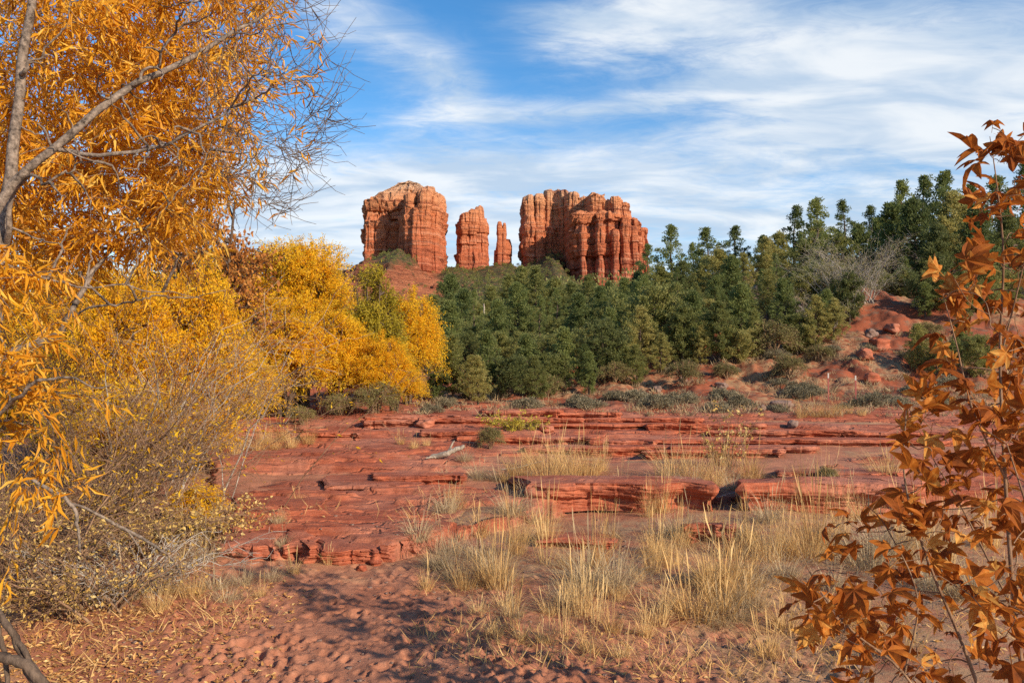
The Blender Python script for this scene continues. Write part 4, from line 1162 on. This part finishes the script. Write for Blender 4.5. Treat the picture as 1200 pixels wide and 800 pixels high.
place_shrub('dry_weed', 'weed', 'tall dry weed with curled tan leaves rising above the grass', 857, 552, ((61, 1.15, .22, 14, (0, 0, .3), 'twig'), dict(leaf='pale_leaf', nleaf=3, twn=6, ll=.06, lw=.5, sub=(.15, .4))))
place_shrub('bare_shrub', 'bare shrub', 'leafless grey shrub among the evergreens at the top of the bank', 1000, 330, ((62, 3.2, .4, 60, (0, 0, 0), 'grey_twig'), dict(leaf='olive_leaf', nleaf=3, twn=16, r0=.016, ll=.09, lw=.4)), None, Y=35)
place_shrub('bare_shrub', 'bare shrub', 'leafless grey brush above the red gully', 960, 345, ((63, 1.9, .35, 30, (0, 0, 0), 'grey_twig'), dict(leaf='olive_leaf', nleaf=4, twn=14, r0=.014, ll=.09, lw=.4)), None, Y=33.5)

# sage and dry brush at the foot of the bank
rng = np.random.default_rng(3)
SG = []
for sd in (71, 72, 73):
    r_ = np.random.default_rng(sd); m = 46; d = unit(r_.normal(size=(m, 3))); d[:, 2] = np.abs(d[:, 2]) * .8
    ctr = d * np.array([.55, .55, .5]) * r_.uniform(.5, 1.0, (m, 1)); v = sprays(r_, ctr, r_.uniform(.10, .22, m), 90, .055, .6, .8)
    o = link('sagebrush', leaf_mesh('sagebrush', [v], MAT['sage_leaf'])); tag(o, None, 'sagebrush', 'sagebrush along the foot of the bank'); SG.append(Proto(o, .6))
SGI = []
for k in range(44):
    if k < 30: px, py = rng.uniform(505, 1120), rng.uniform(458, 484)
    else: px, py = rng.uniform(760, 1130), rng.uniform(405, 458)
    g = ground(px, py)
    if g[1] < 17: continue
    o = SG[k % 3].put(g, rng.uniform(.35, .95), rng.uniform(0, 6), 1.15); SGI.append((o, 'grey green sagebrush low on the bank' if py > 452 else 'dusty sagebrush halfway up the bank'))
ZS = [(560, 'right of the golden trees'), (620, 'behind the yellow weed'), (680, 'behind the pale grass patch'), (740, 'under the front junipers'), (800, 'left of the dry weed'), (855, 'behind the dry weed'), (905, 'under the big olive shrub'), (945, 'by the grey boulder'), (1010, 'near the red fence posts'), (1060, 'right of the fence posts'), (9999, 'behind the sapling leaves')]
label_all(SGI, ZS)


# ------------------------------------------------------------------ grasses
def grass_mesh(seed, n, h, spread, lean, mat, curl=.5, stalks=0, w=.0045, base=.07):
    rng = np.random.default_rng(seed); Vs = []; Ts = []; Fs = []
    seg = 5; s = np.linspace(0, 1, seg + 1)
    az = rng.uniform(0, 2 * pi, n); out = np.stack([np.cos(az), np.sin(az), np.zeros(n)], -1)
    hh = h * rng.uniform(.45, 1.1, n); sp = spread * rng.random(n) ** .8
    b = out * (base * rng.random(n) ** .5)[:, None] + rng.normal(0, .01, (n, 3)) * [1, 1, 0]
    cu = curl * rng.uniform(.2, 1.3, n)
    def blades(b, out, hh, sp, cu, w, tip):
        n = len(b)
        rise = hh[:, None] * (s[None] - cu[:, None] * .55 * s[None] ** 2.4)
        run = hh[:, None] * (sp[:, None] * s[None] + cu[:, None] * .6 * s[None] ** 2.2)
        p = b[:, None] + out[:, None] * run[..., None] + np.array([0, 0, 1.]) * rise[..., None] + np.array(lean)[None, None] * (hh[:, None] * s[None] ** 2)[..., None]
        p[:, :, :] += rng.normal(0, .006, p.shape) * s[None, :, None]
        sd = unit(np.cross(out + rng.normal(0, .5, (n, 3)), [0, 0, 1.]))
        ww = w * tip(s)
        V = np.stack([p - sd[:, None] * ww[None, :, None], p + sd[:, None] * ww[None, :, None]], 2).reshape(n, -1, 3)
        i = np.arange(seg) * 2; f = np.stack([i, i + 1, i + 3, i + 2], -1)
        return V, f
    V, f = blades(b, out, hh, sp, cu, w * .5, lambda s: 1.0 - .8 * s)
    Vs.append(V.reshape(-1, 3)); Fs.append((f[None] + (np.arange(n) * 2 * (seg + 1))[:, None, None]).reshape(-1, 4)); Ts.append(np.repeat(rng.random(n), 2 * (seg + 1)))
    k = n // 2; az = rng.uniform(0, 2 * pi, k); o3 = np.stack([np.cos(az), np.sin(az), np.zeros(k)], -1); b3 = o3 * (base * 1.5 * rng.random(k) ** .5)[:, None]
    V3, f = blades(b3, o3, h * rng.uniform(.25, .6, k), rng.uniform(.5, 1.4, k), rng.uniform(.9, 1.7, k), w * .5, lambda s: 1.0 - .8 * s)
    o = len(Vs[0]); Vs.append(V3.reshape(-1, 3)); Fs.append((f[None] + (np.arange(k) * 2 * (seg + 1))[:, None, None]).reshape(-1, 4) + o); Ts.append(np.repeat(rng.random(k) * .5, 2 * (seg + 1)))
    if stalks:
        k = stalks; az = rng.uniform(0, 2 * pi, k); o2 = np.stack([np.cos(az), np.sin(az), np.zeros(k)], -1)
        V2, f = blades(o2 * base * .6, o2, h * rng.uniform(1.0, 1.7, k), spread * .5 * rng.random(k), .12 * rng.random(k), w * .6, lambda s: np.interp(s, [0, .6, .7, .9, 1], [.7, .5, 1.5, 1.3, .2]))
        o = sum(len(q) for q in Vs); Vs.append(V2.reshape(-1, 3)); Fs.append((f[None] + (np.arange(k) * 2 * (seg + 1))[:, None, None]).reshape(-1, 4) + o); Ts.append(np.full(len(V2.reshape(-1, 3)), .8))
    return make_mesh('bunchgrass', np.concatenate(Vs), np.concatenate(Fs), False, {'tone': np.concatenate(Ts)}, [MAT[mat]])


GK = {}
def gk(key, desc, h, *meshes):
    L = []
    for me in meshes:
        o = link('bunchgrass', me); tag(o, None, 'grass clump', 'dry bunchgrass clumps'); L.append(Proto(o, h))
    GK[key] = (desc, L)


gk('tall', 'tall straw bunchgrass with seed stalks', .55, *[grass_mesh(80 + k, 110, .50, .35, (.03, 0, 0), 'straw', .35, 14, base=.09) for k in range(3)])
gk('pale', 'pale feathery bunchgrass', .5, *[grass_mesh(84 + k, 190, .5, .45, (0, 0, 0), 'straw', .45, 4, base=.14) for k in range(2)])
gk('curly', 'grey curled bunchgrass', .3, *[grass_mesh(87 + k, 170, .34, .6, (0, 0, 0), 'grey_straw', .95, 3, base=.11) for k in range(3)])
gk('short', 'short golden grass tuft', .2, *[grass_mesh(91 + k, 90, .22, .55, (0, 0, 0), 'straw', .5, 5, base=.06) for k in range(3)])
gk('stalk', 'thin cluster of straight tan stalks', .5, *[grass_mesh(95 + k, 26, .32, .25, (.02, 0, 0), 'straw', .3, 12, base=.06) for k in range(2)])
GI = []


def put_grass(kind, px, yb, hpx):
    g = ground(px, yb)
    desc, L = GK[kind]; pr = L[int(rng.integers(len(L)))]
    sc_ = (.72 if kind == 'tall' else .84) * hpx / F * np.hypot(g[0], g[1]) / pr.h
    o = pr.put((g[0], g[1], g[2] - .01), sc_, rng.uniform(0, 6), rng.uniform(.9, 1.25)); GI.append((o, desc)); return o


for kind, px, yb, hp in (
        ('pale', 610, 562, 48), ('pale', 640, 565, 55), ('pale', 668, 560, 60), ('pale', 690, 556, 48), ('pale', 652, 552, 50), ('curly', 560, 560, 28), ('curly', 585, 562, 30), ('pale', 625, 548, 40), ('tall', 705, 552, 45),
        ('pale', 790, 562, 58), ('pale', 815, 566, 52), ('pale', 840, 568, 50), ('tall', 775, 600, 72), ('tall', 760, 605, 50), ('pale', 880, 560, 46), ('curly', 860, 574, 30), ('curly', 810, 575, 30),
        ('tall', 955, 645, 120), ('pale', 945, 655, 60), ('tall', 985, 630, 70), ('tall', 920, 650, 80), ('pale', 900, 655, 62), ('curly', 1040, 650, 60), ('curly', 1015, 665, 62), ('tall', 1060, 650, 78), ('pale', 1038, 562, 45), ('stalk', 1045, 562, 50), ('pale', 970, 565, 34), ('curly', 990, 580, 32), ('curly', 935, 580, 32),
        ('curly', 525, 600, 38), ('pale', 535, 595, 34), ('curly', 490, 632, 46), ('curly', 560, 655, 40), ('tall', 605, 650, 95), ('tall', 640, 640, 80), ('tall', 585, 690, 100), ('curly', 690, 685, 66), ('tall', 700, 665, 90), ('tall', 680, 720, 110), ('curly', 720, 690, 60), ('tall', 765, 670, 85), ('pale', 785, 662, 56), ('tall', 800, 640, 65),
        ('stalk', 715, 640, 70), ('stalk', 640, 660, 90), ('stalk', 660, 745, 100), ('stalk', 600, 735, 90), ('stalk', 700, 730, 95), ('stalk', 830, 700, 70),
        ('short', 815, 725, 58), ('short', 845, 720, 60), ('short', 790, 718, 52), ('short', 870, 705, 50), ('short', 840, 690, 60), ('short', 770, 730, 45), ('short', 860, 690, 66), ('pale', 838, 690, 70), ('curly', 880, 690, 45), ('short', 755, 745, 36),
        ('curly', 530, 680, 44), ('curly', 510, 665, 36), ('pale', 545, 690, 44), ('short', 500, 690, 30), ('curly', 600, 605, 40), ('short', 560, 625, 34), ('curly', 625, 610, 40),
        ('short', 900, 770, 40), ('short', 640, 755, 34), ('short', 690, 765, 30), ('short', 610, 750, 28), ('short', 730, 770, 30), ('short', 920, 740, 40), ('stalk', 905, 760, 50), ('short', 560, 720, 30), ('short', 580, 745, 28),
        ('curly', 250, 690, 34), ('curly', 285, 685, 30), ('pale', 225, 700, 42), ('curly', 320, 680, 26), ('short', 345, 672, 24), ('pale', 200, 695, 44), ('curly', 265, 705, 28), ('short', 305, 700, 24), ('curly', 215, 665, 40), ('curly', 240, 655, 40), ('short', 385, 660, 20), ('pale', 185, 715, 40), ('curly', 150, 700, 46), ('curly', 330, 640, 20), ('curly', 215, 635, 46),
        ('pale', 262, 522, 26), ('pale', 282, 525, 28), ('pale', 302, 527, 28), ('pale', 322, 526, 27), ('pale', 342, 524, 26), ('pale', 362, 521, 24), ('pale', 245, 528, 30), ('pale', 275, 532, 24), ('pale', 310, 520, 30), ('pale', 332, 516, 28), ('pale', 225, 535, 34),
        ('short', 350, 588, 14), ('short', 330, 610, 14), ('curly', 325, 612, 18), ('pale', 485, 525, 18), ('pale', 500, 522, 16), ('curly', 545, 540, 20), ('short', 470, 520, 14), ('curly', 520, 560, 18),
        ('pale', 955, 487, 22), ('pale', 968, 488, 24), ('pale', 982, 487, 20), ('pale', 940, 488, 20), ('pale', 995, 484, 16), ('stalk', 937, 490, 30), ('pale', 1010, 486, 16), ('curly', 850, 490, 12),
        ('curly', 1090, 690, 60), ('tall', 1110, 660, 70), ('curly', 1140, 700, 60), ('pale', 1080, 640, 60), ('tall', 1160, 640, 80), ('short', 1010, 740, 40), ('short', 1060, 770, 44), ('curly', 975, 690, 40), ('tall', 880, 640, 70), ('curly', 900, 610, 40), ('pale', 1010, 610, 40)):
    put_grass(kind, px, yb, hp)
for px, yb in inpoly(rng, [(500, 640), (900, 610), (930, 690), (860, 735), (600, 750), (490, 690)], 34):
    put_grass(['curly', 'short', 'pale', 'curly'][int(rng.integers(4))], px, yb, rng.uniform(26, 48))
for px, yb in inpoly(rng, [(560, 545), (900, 545), (1050, 570), (1050, 600), (880, 600), (600, 580)], 12):
    put_grass(['curly', 'pale', 'short'][int(rng.integers(3))], px, yb, rng.uniform(22, 36))
ZG = [(170, 'under the bare thicket'), (240, 'left of the sandy track'), (300, 'below the notched ledge'), (400, 'left on the terrace'), (505, 'near the smooth orange lip'), (560, 'right of the orange lip'), (612, 'at the sand edge'), (655, 'left in the grass band'), (700, 'beside the flat red stone'), (745, 'amid the grass band'), (795, 'left of the squarish red block'), (850, 'below the squarish red block'), (905, 'right of the red block'), (950, 'in front of the cracked slab'), (1010, 'left of the sapling'), (1065, 'seen through the sapling'), (9999, 'behind the sapling')]
# far rows share x with near ones: say so
GI2 = []
for o, d in GI:
    Yd = o.location[1]
    GI2.append((o, d if Yd < 8.6 else (d + ', farther back,' if Yd < 18 else d + ', at the bank,')))
label_all(GI2, ZG)


def stuff_grass():
    """thin dead blades everywhere between the clumps"""
    rng = np.random.default_rng(15); n = 9000
    px = np.concatenate([rng.uniform(440, 1200, 6000), rng.uniform(-60, 400, 3000)]); py = np.concatenate([rng.uniform(585, 800, 6000), rng.uniform(600, 800, 3000)])
    Y = 1.65 * F / (py - 430); x = (px - 600) / F * Y
    den = fbm(x * 1.1, Y * 1.1, oct=3, seed=140) + np.interp(py, [585, 640, 720, 800], [.12, .12, -.05, -.3]) - np.where((px > 300) & (px < 480), .5, 0)
    k = den > -0.08 + rng.normal(0, .08, n); x, Y = x[k], Y[k]; n = len(x); z = H(x, Y)
    f = rng.normal(size=(n, 3)) * [.7, .7, .2] + [0, 0, .75]; L = rng.uniform(.05, .20, n)
    v = scatter(DIAMOND, np.column_stack([x, Y, z - .01]), f, L, np.full(n, .0055), rng, rng.random(n))
    # tufts on the bank
    m = 520; qx = rng.uniform(480, 1200, m); qy = rng.uniform(395, 489, m); pts = []
    for a, b_ in zip(qx, qy):
        g_ = ground(a, b_)
        if 17 < g_[1] < 48: pts.append(g_)
    pts = np.array(pts); per = 26; k = len(pts); hs_ = np.repeat(rng.uniform(.10, .34, k), per)
    pz = np.repeat(pts, per, 0) + rng.normal(size=(k * per, 3)) * [.12, .12, 0]
    v2 = scatter(DIAMOND, pz, rng.normal(size=(k * per, 3)) * [.6, .6, .2] + [0, 0, .8], hs_ * rng.uniform(.5, 1.3, k * per), np.full(k * per, .02), rng, np.repeat(rng.random(k) * .7, per))
    o2 = link('brush', leaf_mesh('brush', [v2], MAT['grey_straw'])); tag(o2, 'small dry tufts dotted over the red bank', 'brush', kind='stuff')
    o = link('dry_grass', leaf_mesh('dry_grass', [v], MAT['straw'])); tag(o, 'thin dead grass blades between the clumps', 'dry grass', kind='stuff')
    # fallen leaves
    n = 15000
    px = np.concatenate([rng.uniform(-80, 380, 11000), rng.uniform(380, 1200, 4000)]); py = np.concatenate([rng.uniform(610, 805, 11000), rng.uniform(610, 805, 4000)])
    Y = 1.65 * F / (py - 430); x = (px - 600) / F * Y
    den = np.interp(px, [-80, 180, 300, 380, 480, 1200], [.30, .18, -.04, -.18, -.08, .0]) + .95 * fbm(x * 1.9, Y * 1.9, oct=4, seed=150)
    k = den > rng.uniform(-.1, .45, n); x, Y = x[k], Y[k]; n = len(x); z = H(x, Y)
    f = rng.normal(size=(n, 3)) * [1, 1, .25]; L = rng.uniform(.018, .052, n)
    pn = 2600; qx = rng.uniform(150, 1150, pn); qy = rng.uniform(600, 805, pn); pY = 1.65 * F / (qy - 430); pX = (qx - 600) / F * pY
    kk = fbm(pX * 1.3, pY * 1.3, oct=3, seed=161) > rng.uniform(-.4, .5, pn); pX, pY = pX[kk], pY[kk]; pn = len(pX)
    cube = np.array([(a, b_, c) for a in (-1, 1) for b_ in (-1, 1) for c in (-1, 1)], float) ; cf = np.array([(0, 1, 3, 2), (4, 6, 7, 5), (0, 4, 5, 1), (2, 3, 7, 6), (0, 2, 6, 4), (1, 5, 7, 3)])
    sz = .004 + .012 * rng.random(pn) ** 3; pv = cube[None] * rng.uniform(.55, 1.0, (pn, 8, 3)) * sz[:, None, None] * np.array([1.2, 1.0, .6]) + np.column_stack([pX, pY, H(pX, pY) + .002])[:, None]
    pm = make_mesh('gravel', pv.reshape(-1, 3), (cf[None] + (np.arange(pn) * 8)[:, None, None]).reshape(-1, 4), True, None, [MAT['boulder']]); tag(link('gravel', pm), 'small pebbles scattered over the red sand', 'gravel', kind='stuff')
    v = scatter(LENS, np.column_stack([x, Y, z + .008]), f, L, L * .42, rng, rng.random(n), up=np.array([[0, 0, 1.]]) + rng.normal(0, .35, (n, 3)))
    o = link('fallen_leaves', leaf_mesh('fallen_leaves', [v], MAT['litter'])); tag(o, 'yellow fallen leaves scattered over the sand', 'fallen leaves', kind='stuff')


stuff_grass()


# ------------------------------------------------------------------ stones, driftwood, posts
def boulder(px, py, wpx, hpx, seed, label, mat='boulder', flat=1.0):
    g = ground(px, py); s = np.hypot(g[0], g[1]) / F; a = wpx * s / 2; h = hpx * s
    n, m = 36, 22; th = np.linspace(0, 2 * pi, n, endpoint=False); ph = np.linspace(0.02, pi - .02, m)
    PH, TH = np.meshgrid(ph, th, indexing='ij'); d = np.stack([np.sin(PH) * np.cos(TH), np.sin(PH) * np.sin(TH), np.cos(PH)], -1)
    d = np.sign(d) * np.abs(d) ** .75
    r = 1 + .55 * fbm(d[..., 0] * 1.3 + seed, d[..., 1] * 1.3, d[..., 2] * 1.3, oct=4, seed=seed)
    V = d * r[..., None] * np.array([a, a * .8, h * .62]); V[..., 2] += h * .35
    i = np.arange(m - 1)[:, None] * n; j = np.arange(n)[None]; j2 = (j + 1) % n
    f = np.stack([i + j, i + n + j, i + n + j2, i + j2], -1).reshape(-1, 4)
    caps = [np.arange(n)[None, :], (np.arange(n)[::-1] + (m - 1) * n)[None, :]]
    o = link('boulder', make_mesh('boulder', V.reshape(-1, 3), [f] + caps, True, None, [MAT[mat]]), loc=g); o.rotation_euler[2] = seed * 1.7; tag(o, label, 'boulder', 'loose stones'); return o


for k, (px, py, w, h, lab, mt) in enumerate((
        (929, 500, 13, 8, 'small dark grey boulder lying on the far red terrace', 'boulder'), (915, 478, 24, 9, 'flat pale grey rock at the foot of the olive shrub', 'boulder'), (893, 481, 10, 6, 'grey stone left of the flat pale rock', 'boulder'),
        (1022, 445, 16, 10, 'red stone in the lower gully', 'ledge'), (1014, 420, 18, 10, 'red stone halfway up the gully', 'ledge'), (1032, 408, 20, 11, 'angular red stone at the gully head', 'ledge'), (1045, 388, 17, 8, 'broad brown rock above the gully', 'ledge'), (1020, 395, 14, 8, 'brown stone left of the broad rock', 'boulder'),
        (770, 458, 12, 6, 'grey stone under the front junipers', 'boulder'), (800, 448, 12, 6, 'pale stone on the bank left of the olive shrub', 'boulder'), (845, 455, 14, 7, 'grey stone between the junipers and the olive shrub', 'boulder'),
        (500, 500, 22, 9, 'red boulder at the foot of the golden trees', 'ledge'), (640, 505, 16, 6, 'low red stone right of the yellow weed', 'ledge'), (104, 687, 22, 9, 'round grey stone half buried in leaf litter', 'boulder'), (424, 668, 12, 6, 'small red stone fallen below the smooth lip', 'ledge'))):
    boulder(px, py, w, h, 300 + k, lab, mt)


def wood(name, label, cat, lines, mat, base):
    tb = Tubes(); rng = np.random.default_rng(len(label))
    for l in lines:
        q = spline(np.array(l, float), 16); q[:, :3] += rng.normal(0, .004, (16, 3)); tb.one(q[:, :3], np.maximum(q[:, 3], .002), 8)
    me = tb.mesh(name, MAT[mat]); o = link(name, me, loc=base); o.data.transform(__import__('mathutils').Matrix.Translation(tuple(-np.array(base)))); tag(o, label, cat); return o


g = ground(524, 538)
L_ = lambda dx, dy, dz, r: (g[0] + dx * .55, g[1] + dy * .55, g[2] + dz * .8, r * .8)
wood('driftwood_log', 'bleached driftwood log with a raised pale end on the terrace', 'driftwood', [[L_(-.45, .1, .04, .05), L_(-.1, 0, .09, .06), L_(.25, -.05, .2, .05), L_(.5, -.05, .26, .035)], [L_(.0, 0, .1, .03), L_(.15, .1, .3, .02), L_(.2, .15, .36, .01)], [L_(-.3, .05, .05, .03), L_(-.6, -.1, .03, .015)]], 'driftwood', g)
g = ground(610, 552)
wood('dead_branch', 'thin bleached branch lying beside the pale grass patch', 'dead branch', [[L_(-.5, 0, .03, .012), L_(0, 0, .08, .014), L_(.45, .1, .16, .008), L_(.7, .1, .2, .004)]], 'driftwood', g)
g = ground(855, 590)
wood('dead_branch', 'thin pale stick lying across the humped slab', 'dead branch', [[L_(-.35, -.25, .12, .008), L_(0, -.2, .18, .010), L_(.5, -.1, .26, .007)]], 'driftwood', g)
# thick dead limbs in the lower left corner
B = lambda px, py, Y, r: (*P(px, py, Y), r)
g = P(-40, 835, 3.9); g[2] = gz(g[0], g[1])
wood('fallen_limb', 'dark dead limbs leaning in the bottom left corner', 'dead branch', [
    [B(-40, 770, 3.9, .03), B(10, 772, 3.9, .026), B(40, 790, 3.9, .026), B(70, 830, 3.9, .024)], [B(-20, 690, 4.1, .014), B(8, 730, 4.0, .016), B(25, 765, 4.0, .018), B(40, 800, 3.9, .02)],
    [B(0, 722, 4.0, .016), B(22, 752, 4.0, .014), B(44, 790, 3.95, .014), B(52, 830, 3.9, .012)], [B(-10, 715, 4.0, .012), B(4, 760, 4.0, .012), B(12, 830, 3.9, .012)]], 'dark_bark', g)
B2 = [B(38, 560, 5.2, .012), B(82, 590, 5.2, .013), B(92, 620, 5.2, .01), B(94, 650, 5.2, .006)]
g = P(90, 660, 5.2); g[2] = gz(g[0], g[1])
wood('dead_branch', 'arched grey branch bending over the twig tangle', 'dead branch', [B2, [B(82, 590, 5.2, .011), B(105, 597, 5.5, .010), B(150, 622, 5.6, .012), B(190, 645, 5.6, .010), B(212, 672, 5.6, .006), B(216, 690, 5.6, .003)], [B(150, 622, 5.6, .007), B(165, 645, 5.6, .005), B(175, 660, 5.6, .003)]], 'willow_bark', g)
g = ground(567, 395); Yt = 48.0; x = (567 - 600) / F * Yt; g = np.array([x, Yt, gz(x, Yt)]); z1 = P(567, 356, Yt)[2]
wood('bare_snag', 'slim bare yellowish snag standing among the woods', 'snag', [[(x, Yt, g[2] - .1, .09), (x + .03, Yt, g[2] * .5 + z1 * .5, .075), (x, Yt, z1, .04)]], 'driftwood', g)


def post(px, yb, yt, label):
    g = ground(px, yb); h = P(px, yt, g[1])[2] - g[2]; w = .022
    e = empty('fence_post', g, label, 'fence post', 'steel fence posts')
    # T section stake
    def box(x0, x1, y0, y1, z0, z1):
        v = np.array([(x, y, z) for z in (z0, z1) for y in (y0, y1) for x in (x0, x1)]); return v, np.array([(0, 2, 3, 1), (4, 5, 7, 6), (0, 1, 5, 4), (2, 6, 7, 3), (0, 4, 6, 2), (1, 3, 7, 5)])
    def mesh(nm, z0, z1, mat):
        v1, f1 = box(-w, w, -.006, .006, z0, z1); v2, f2 = box(-.006, .006, .006, .05, z0, z1)
        return make_mesh(nm, np.vstack([v1, v2]), np.vstack([f1, f2 + 8]), False, None, [MAT[mat]])
    link('stake', mesh('stake', -.3, h * .82, 'post'), e); link('painted_tip', mesh('painted_tip', h * .82 + .001, h, 'post_tip'), e)


post(971, 470, 437, 'thin red steel post on the bank, the left one of two')
post(1003, 471, 440, 'thin red steel post with pale tip, the right one of two')


# ------------------------------------------------------------------ sycamore sapling on the right
def sycamore_leaf(variant):
    a = []
    tips = [(-2.05, .62), (-1.02, .92), (0, 1.12), (1.02, .92), (2.05, .62)]
    pts = [(-2.75, .22)]
    for i, (t, r) in enumerate(tips):
        pts += [(t - .30, r * .68), (t - .13, r * .86), (t, r), (t + .13, r * .84), (t + .30, r * .66)]
        if i < 4:
            q = (t + tips[i + 1][0]) / 2; pts.append((q, .50 if i in (1, 2) else .42))
    pts.append((2.75, .22))
    t = np.array([p[0] for p in pts]); r = np.array([p[1] for p in pts])
    out = np.stack([r * np.cos(t) * .62 + .25, r * np.sin(t) * .62], -1)
    mid = np.stack([r * .5 * np.cos(t) * .62 + .22, r * .5 * np.sin(t) * .62], -1)
    c = np.array([[.18, 0]])
    xy = np.vstack([c, mid, out]); n = len(pts)
    rad = np.concatenate([[0], r * .5, r]); ang = np.concatenate([[0], t, t])
    rib = np.min(np.abs(ang[:, None] - np.array([q[0] for q in tips])[None]), axis=1)
    fold = np.minimum(rib, .5) * .30 * rad
    if variant == 0: z = -.45 * rad ** 2 + fold
    elif variant == 1: z = .42 * np.abs(xy[:, 1]) ** 1.3 * 1.4 - .22 * (xy[:, 0]) ** 2 + fold
    else: z = -.18 * rad ** 2 * np.cos(ang * 1.5) - .35 * np.abs(xy[:, 1]) ** 1.2 + fold * 1.2
    V = np.column_stack([xy, z]); F3 = []
    for i in range(n - 1):
        F3 += [(0, 1 + i, 2 + i), (1 + i, 1 + n + i, 2 + n + i), (1 + i, 2 + n + i, 2 + i)]
    # stalk
    k = len(V); V = np.vstack([V, [(-.32, 0, .03), (-.32, .018, .03), (.18, .012, 0), (.18, -.012, 0)]])
    F3 += [(k, k + 2, k + 1), (k, k + 3, k + 2)]
    vein = np.concatenate([.30 - np.minimum(rib, .5) * .9, [.2] * 4])
    return V, np.array(F3), vein


def sapling():
    rng = np.random.default_rng(23); tb = Tubes()
    stems = [
        [(1215, 900, 2.75, .016), (1190, 720, 2.8, .013), (1178, 560, 2.85, .010), (1172, 420, 2.9, .008), (1176, 300, 2.95, .006), (1168, 215, 3.0, .004), (1160, 160, 3.0, .002)],
        [(1180, 900, 2.6, .012), (1130, 760, 2.6, .009), (1085, 650, 2.65, .007), (1060, 560, 2.7, .005), (1062, 480, 2.75, .003)],
        [(1130, 900, 2.5, .010), (1060, 790, 2.5, .007), (1000, 740, 2.55, .006), (960, 690, 2.6, .004), (935, 640, 2.6, .002)],
        [(1178, 560, 2.85, .007), (1140, 480, 2.8, .005), (1120, 400, 2.8, .004), (1105, 345, 2.8, .002)],
        [(1172, 420, 2.9, .006), (1195, 330, 2.8, .004), (1215, 240, 2.8, .003)],
        [(1190, 720, 2.8, .007), (1130, 600, 2.9, .005), (1095, 540, 2.9, .003), (1075, 500, 2.9, .002)],
        [(1060, 790, 2.5, .005), (1075, 700, 2.5, .004), (1040, 620, 2.55, .003), (1015, 590, 2.55, .002)],
        [(1250, 900, 2.6, .010), (1230, 700, 2.6, .008), (1205, 600, 2.6, .006), (1180, 520, 2.6, .003)],
    ]
    sk = []
    for l in stems:
        q = limb(l, 24); q[:, 3] *= .62; tb.one(q[:, :3], q[:, 3], 7); sk.append(q)
    sk = np.concatenate(sk); parts = {0: [], 1: [], 2: []}
    regs = [([(1100, 290), (1210, 280), (1230, 560), (1075, 560), (1060, 470), (1120, 440), (1095, 340)], 66, (2.55, 3.15)), ([(1150, 165), (1215, 150), (1225, 300), (1145, 290), (1150, 230), (1172, 200)], 20, (2.7, 3.1)),
            ([(1065, 560), (1230, 540), (1230, 810), (1060, 810)], 66, (2.4, 3.1)), ([(925, 650), (1000, 600), (1075, 590), (1075, 810), (990, 810), (922, 725)], 48, (2.35, 2.9)), ([(1055, 490), (1085, 470), (1110, 560), (1060, 580)], 10, (2.6, 2.9))]
    for poly, n, (y0, y1) in regs:
        tg = [P(a, b, Y) for (a, b), Y in zip(inpoly(rng, poly, n), rng.uniform(y0, y1, n))]
        tg = sorted(tg, key=lambda t: np.linalg.norm(sk[:, :3] - t, axis=1).min())
        for t in tg:
            w = reach(rng, sk, t, 7, .08, .02); w[:, 3] = np.minimum(w[:, 3], .003); tb.one(w[:, :3], np.maximum(w[:, 3], .0013), 4); sk = np.vstack([sk, w[3:]])
            for q in range(int(rng.integers(1, 4))):
                d = unit(unit(t - w[0, :3]) * .6 + rng.normal(size=3) * .75 + np.array([0, 0, .1])); v = int(rng.integers(3))
                size = rng.uniform(.06, .13); up = np.array([[0, 0, 1.]]) + rng.normal(0, .75, (1, 3))
                parts[v].append((t + d * size * .3 + rng.normal(0, .012, 3), d, size, up[0], rng.random()))
    for px, py, s in ((1158, 176, .13), (1145, 182, .14), (1176, 178, .12), (1198, 160, .12), (1163, 150, .10), (1110, 345, .13), (1100, 350, .12), (1175, 300, .15), (1150, 300, .13), (1072, 445, .14), (1085, 465, .12), (1140, 470, .15), (1158, 478, .14), (1050, 500, .11), (1155, 245, .16)):
        t = P(px, py, 2.85); w = reach(rng, sk, t, 7, .05, .01); w[:, 3] = np.minimum(w[:, 3], .003); tb.one(w[:, :3], np.maximum(w[:, 3], .0013), 4)
        d = unit(np.array([rng.normal(-.3, .6), rng.normal(-.2, .3), rng.normal(.2, .5)])); parts[int(rng.integers(3))].append((t, d, s, unit(rng.normal(size=3) * .6 + np.array([0, -.5, .8])), rng.random()))
    me_parts = []
    for v, lst in parts.items():
        pos = np.array([l[0] for l in lst]); d = np.array([l[1] for l in lst]); s = np.array([l[2] for l in lst]); up = np.array([l[3] for l in lst]); tn = np.array([l[4] for l in lst])
        tv, tf, vein = sycamore_leaf(v)
        V_, F_, t_ = scatter((tv, tf), pos, d, s, s * rng.uniform(.7, 1.1, len(s)), rng, tn, up)
        me_parts.append((V_, F_, (t_.reshape(len(s), -1) + vein[None]).ravel()))
    base = P(1200, 900, 2.7); base = np.array([base[0], base[1], gz(base[0], base[1])])
    e = empty('sycamore_sapling', base, 'rust leaved sycamore sapling along the right edge', 'sapling')
    a = link('stems', tb.mesh('stems', MAT['twig']), e); b = link('leaves', leaf_mesh('leaves', me_parts, MAT['sycamore_leaf']), e)
    for o in (a, b): o.location = tuple(-base)


sapling()

for pr in Proto.ALL:                     # a source that was never placed is not part of the scene
    if not pr.used:
        for o in [*pr.root.children, pr.root]: bpy.data.objects.remove(o)
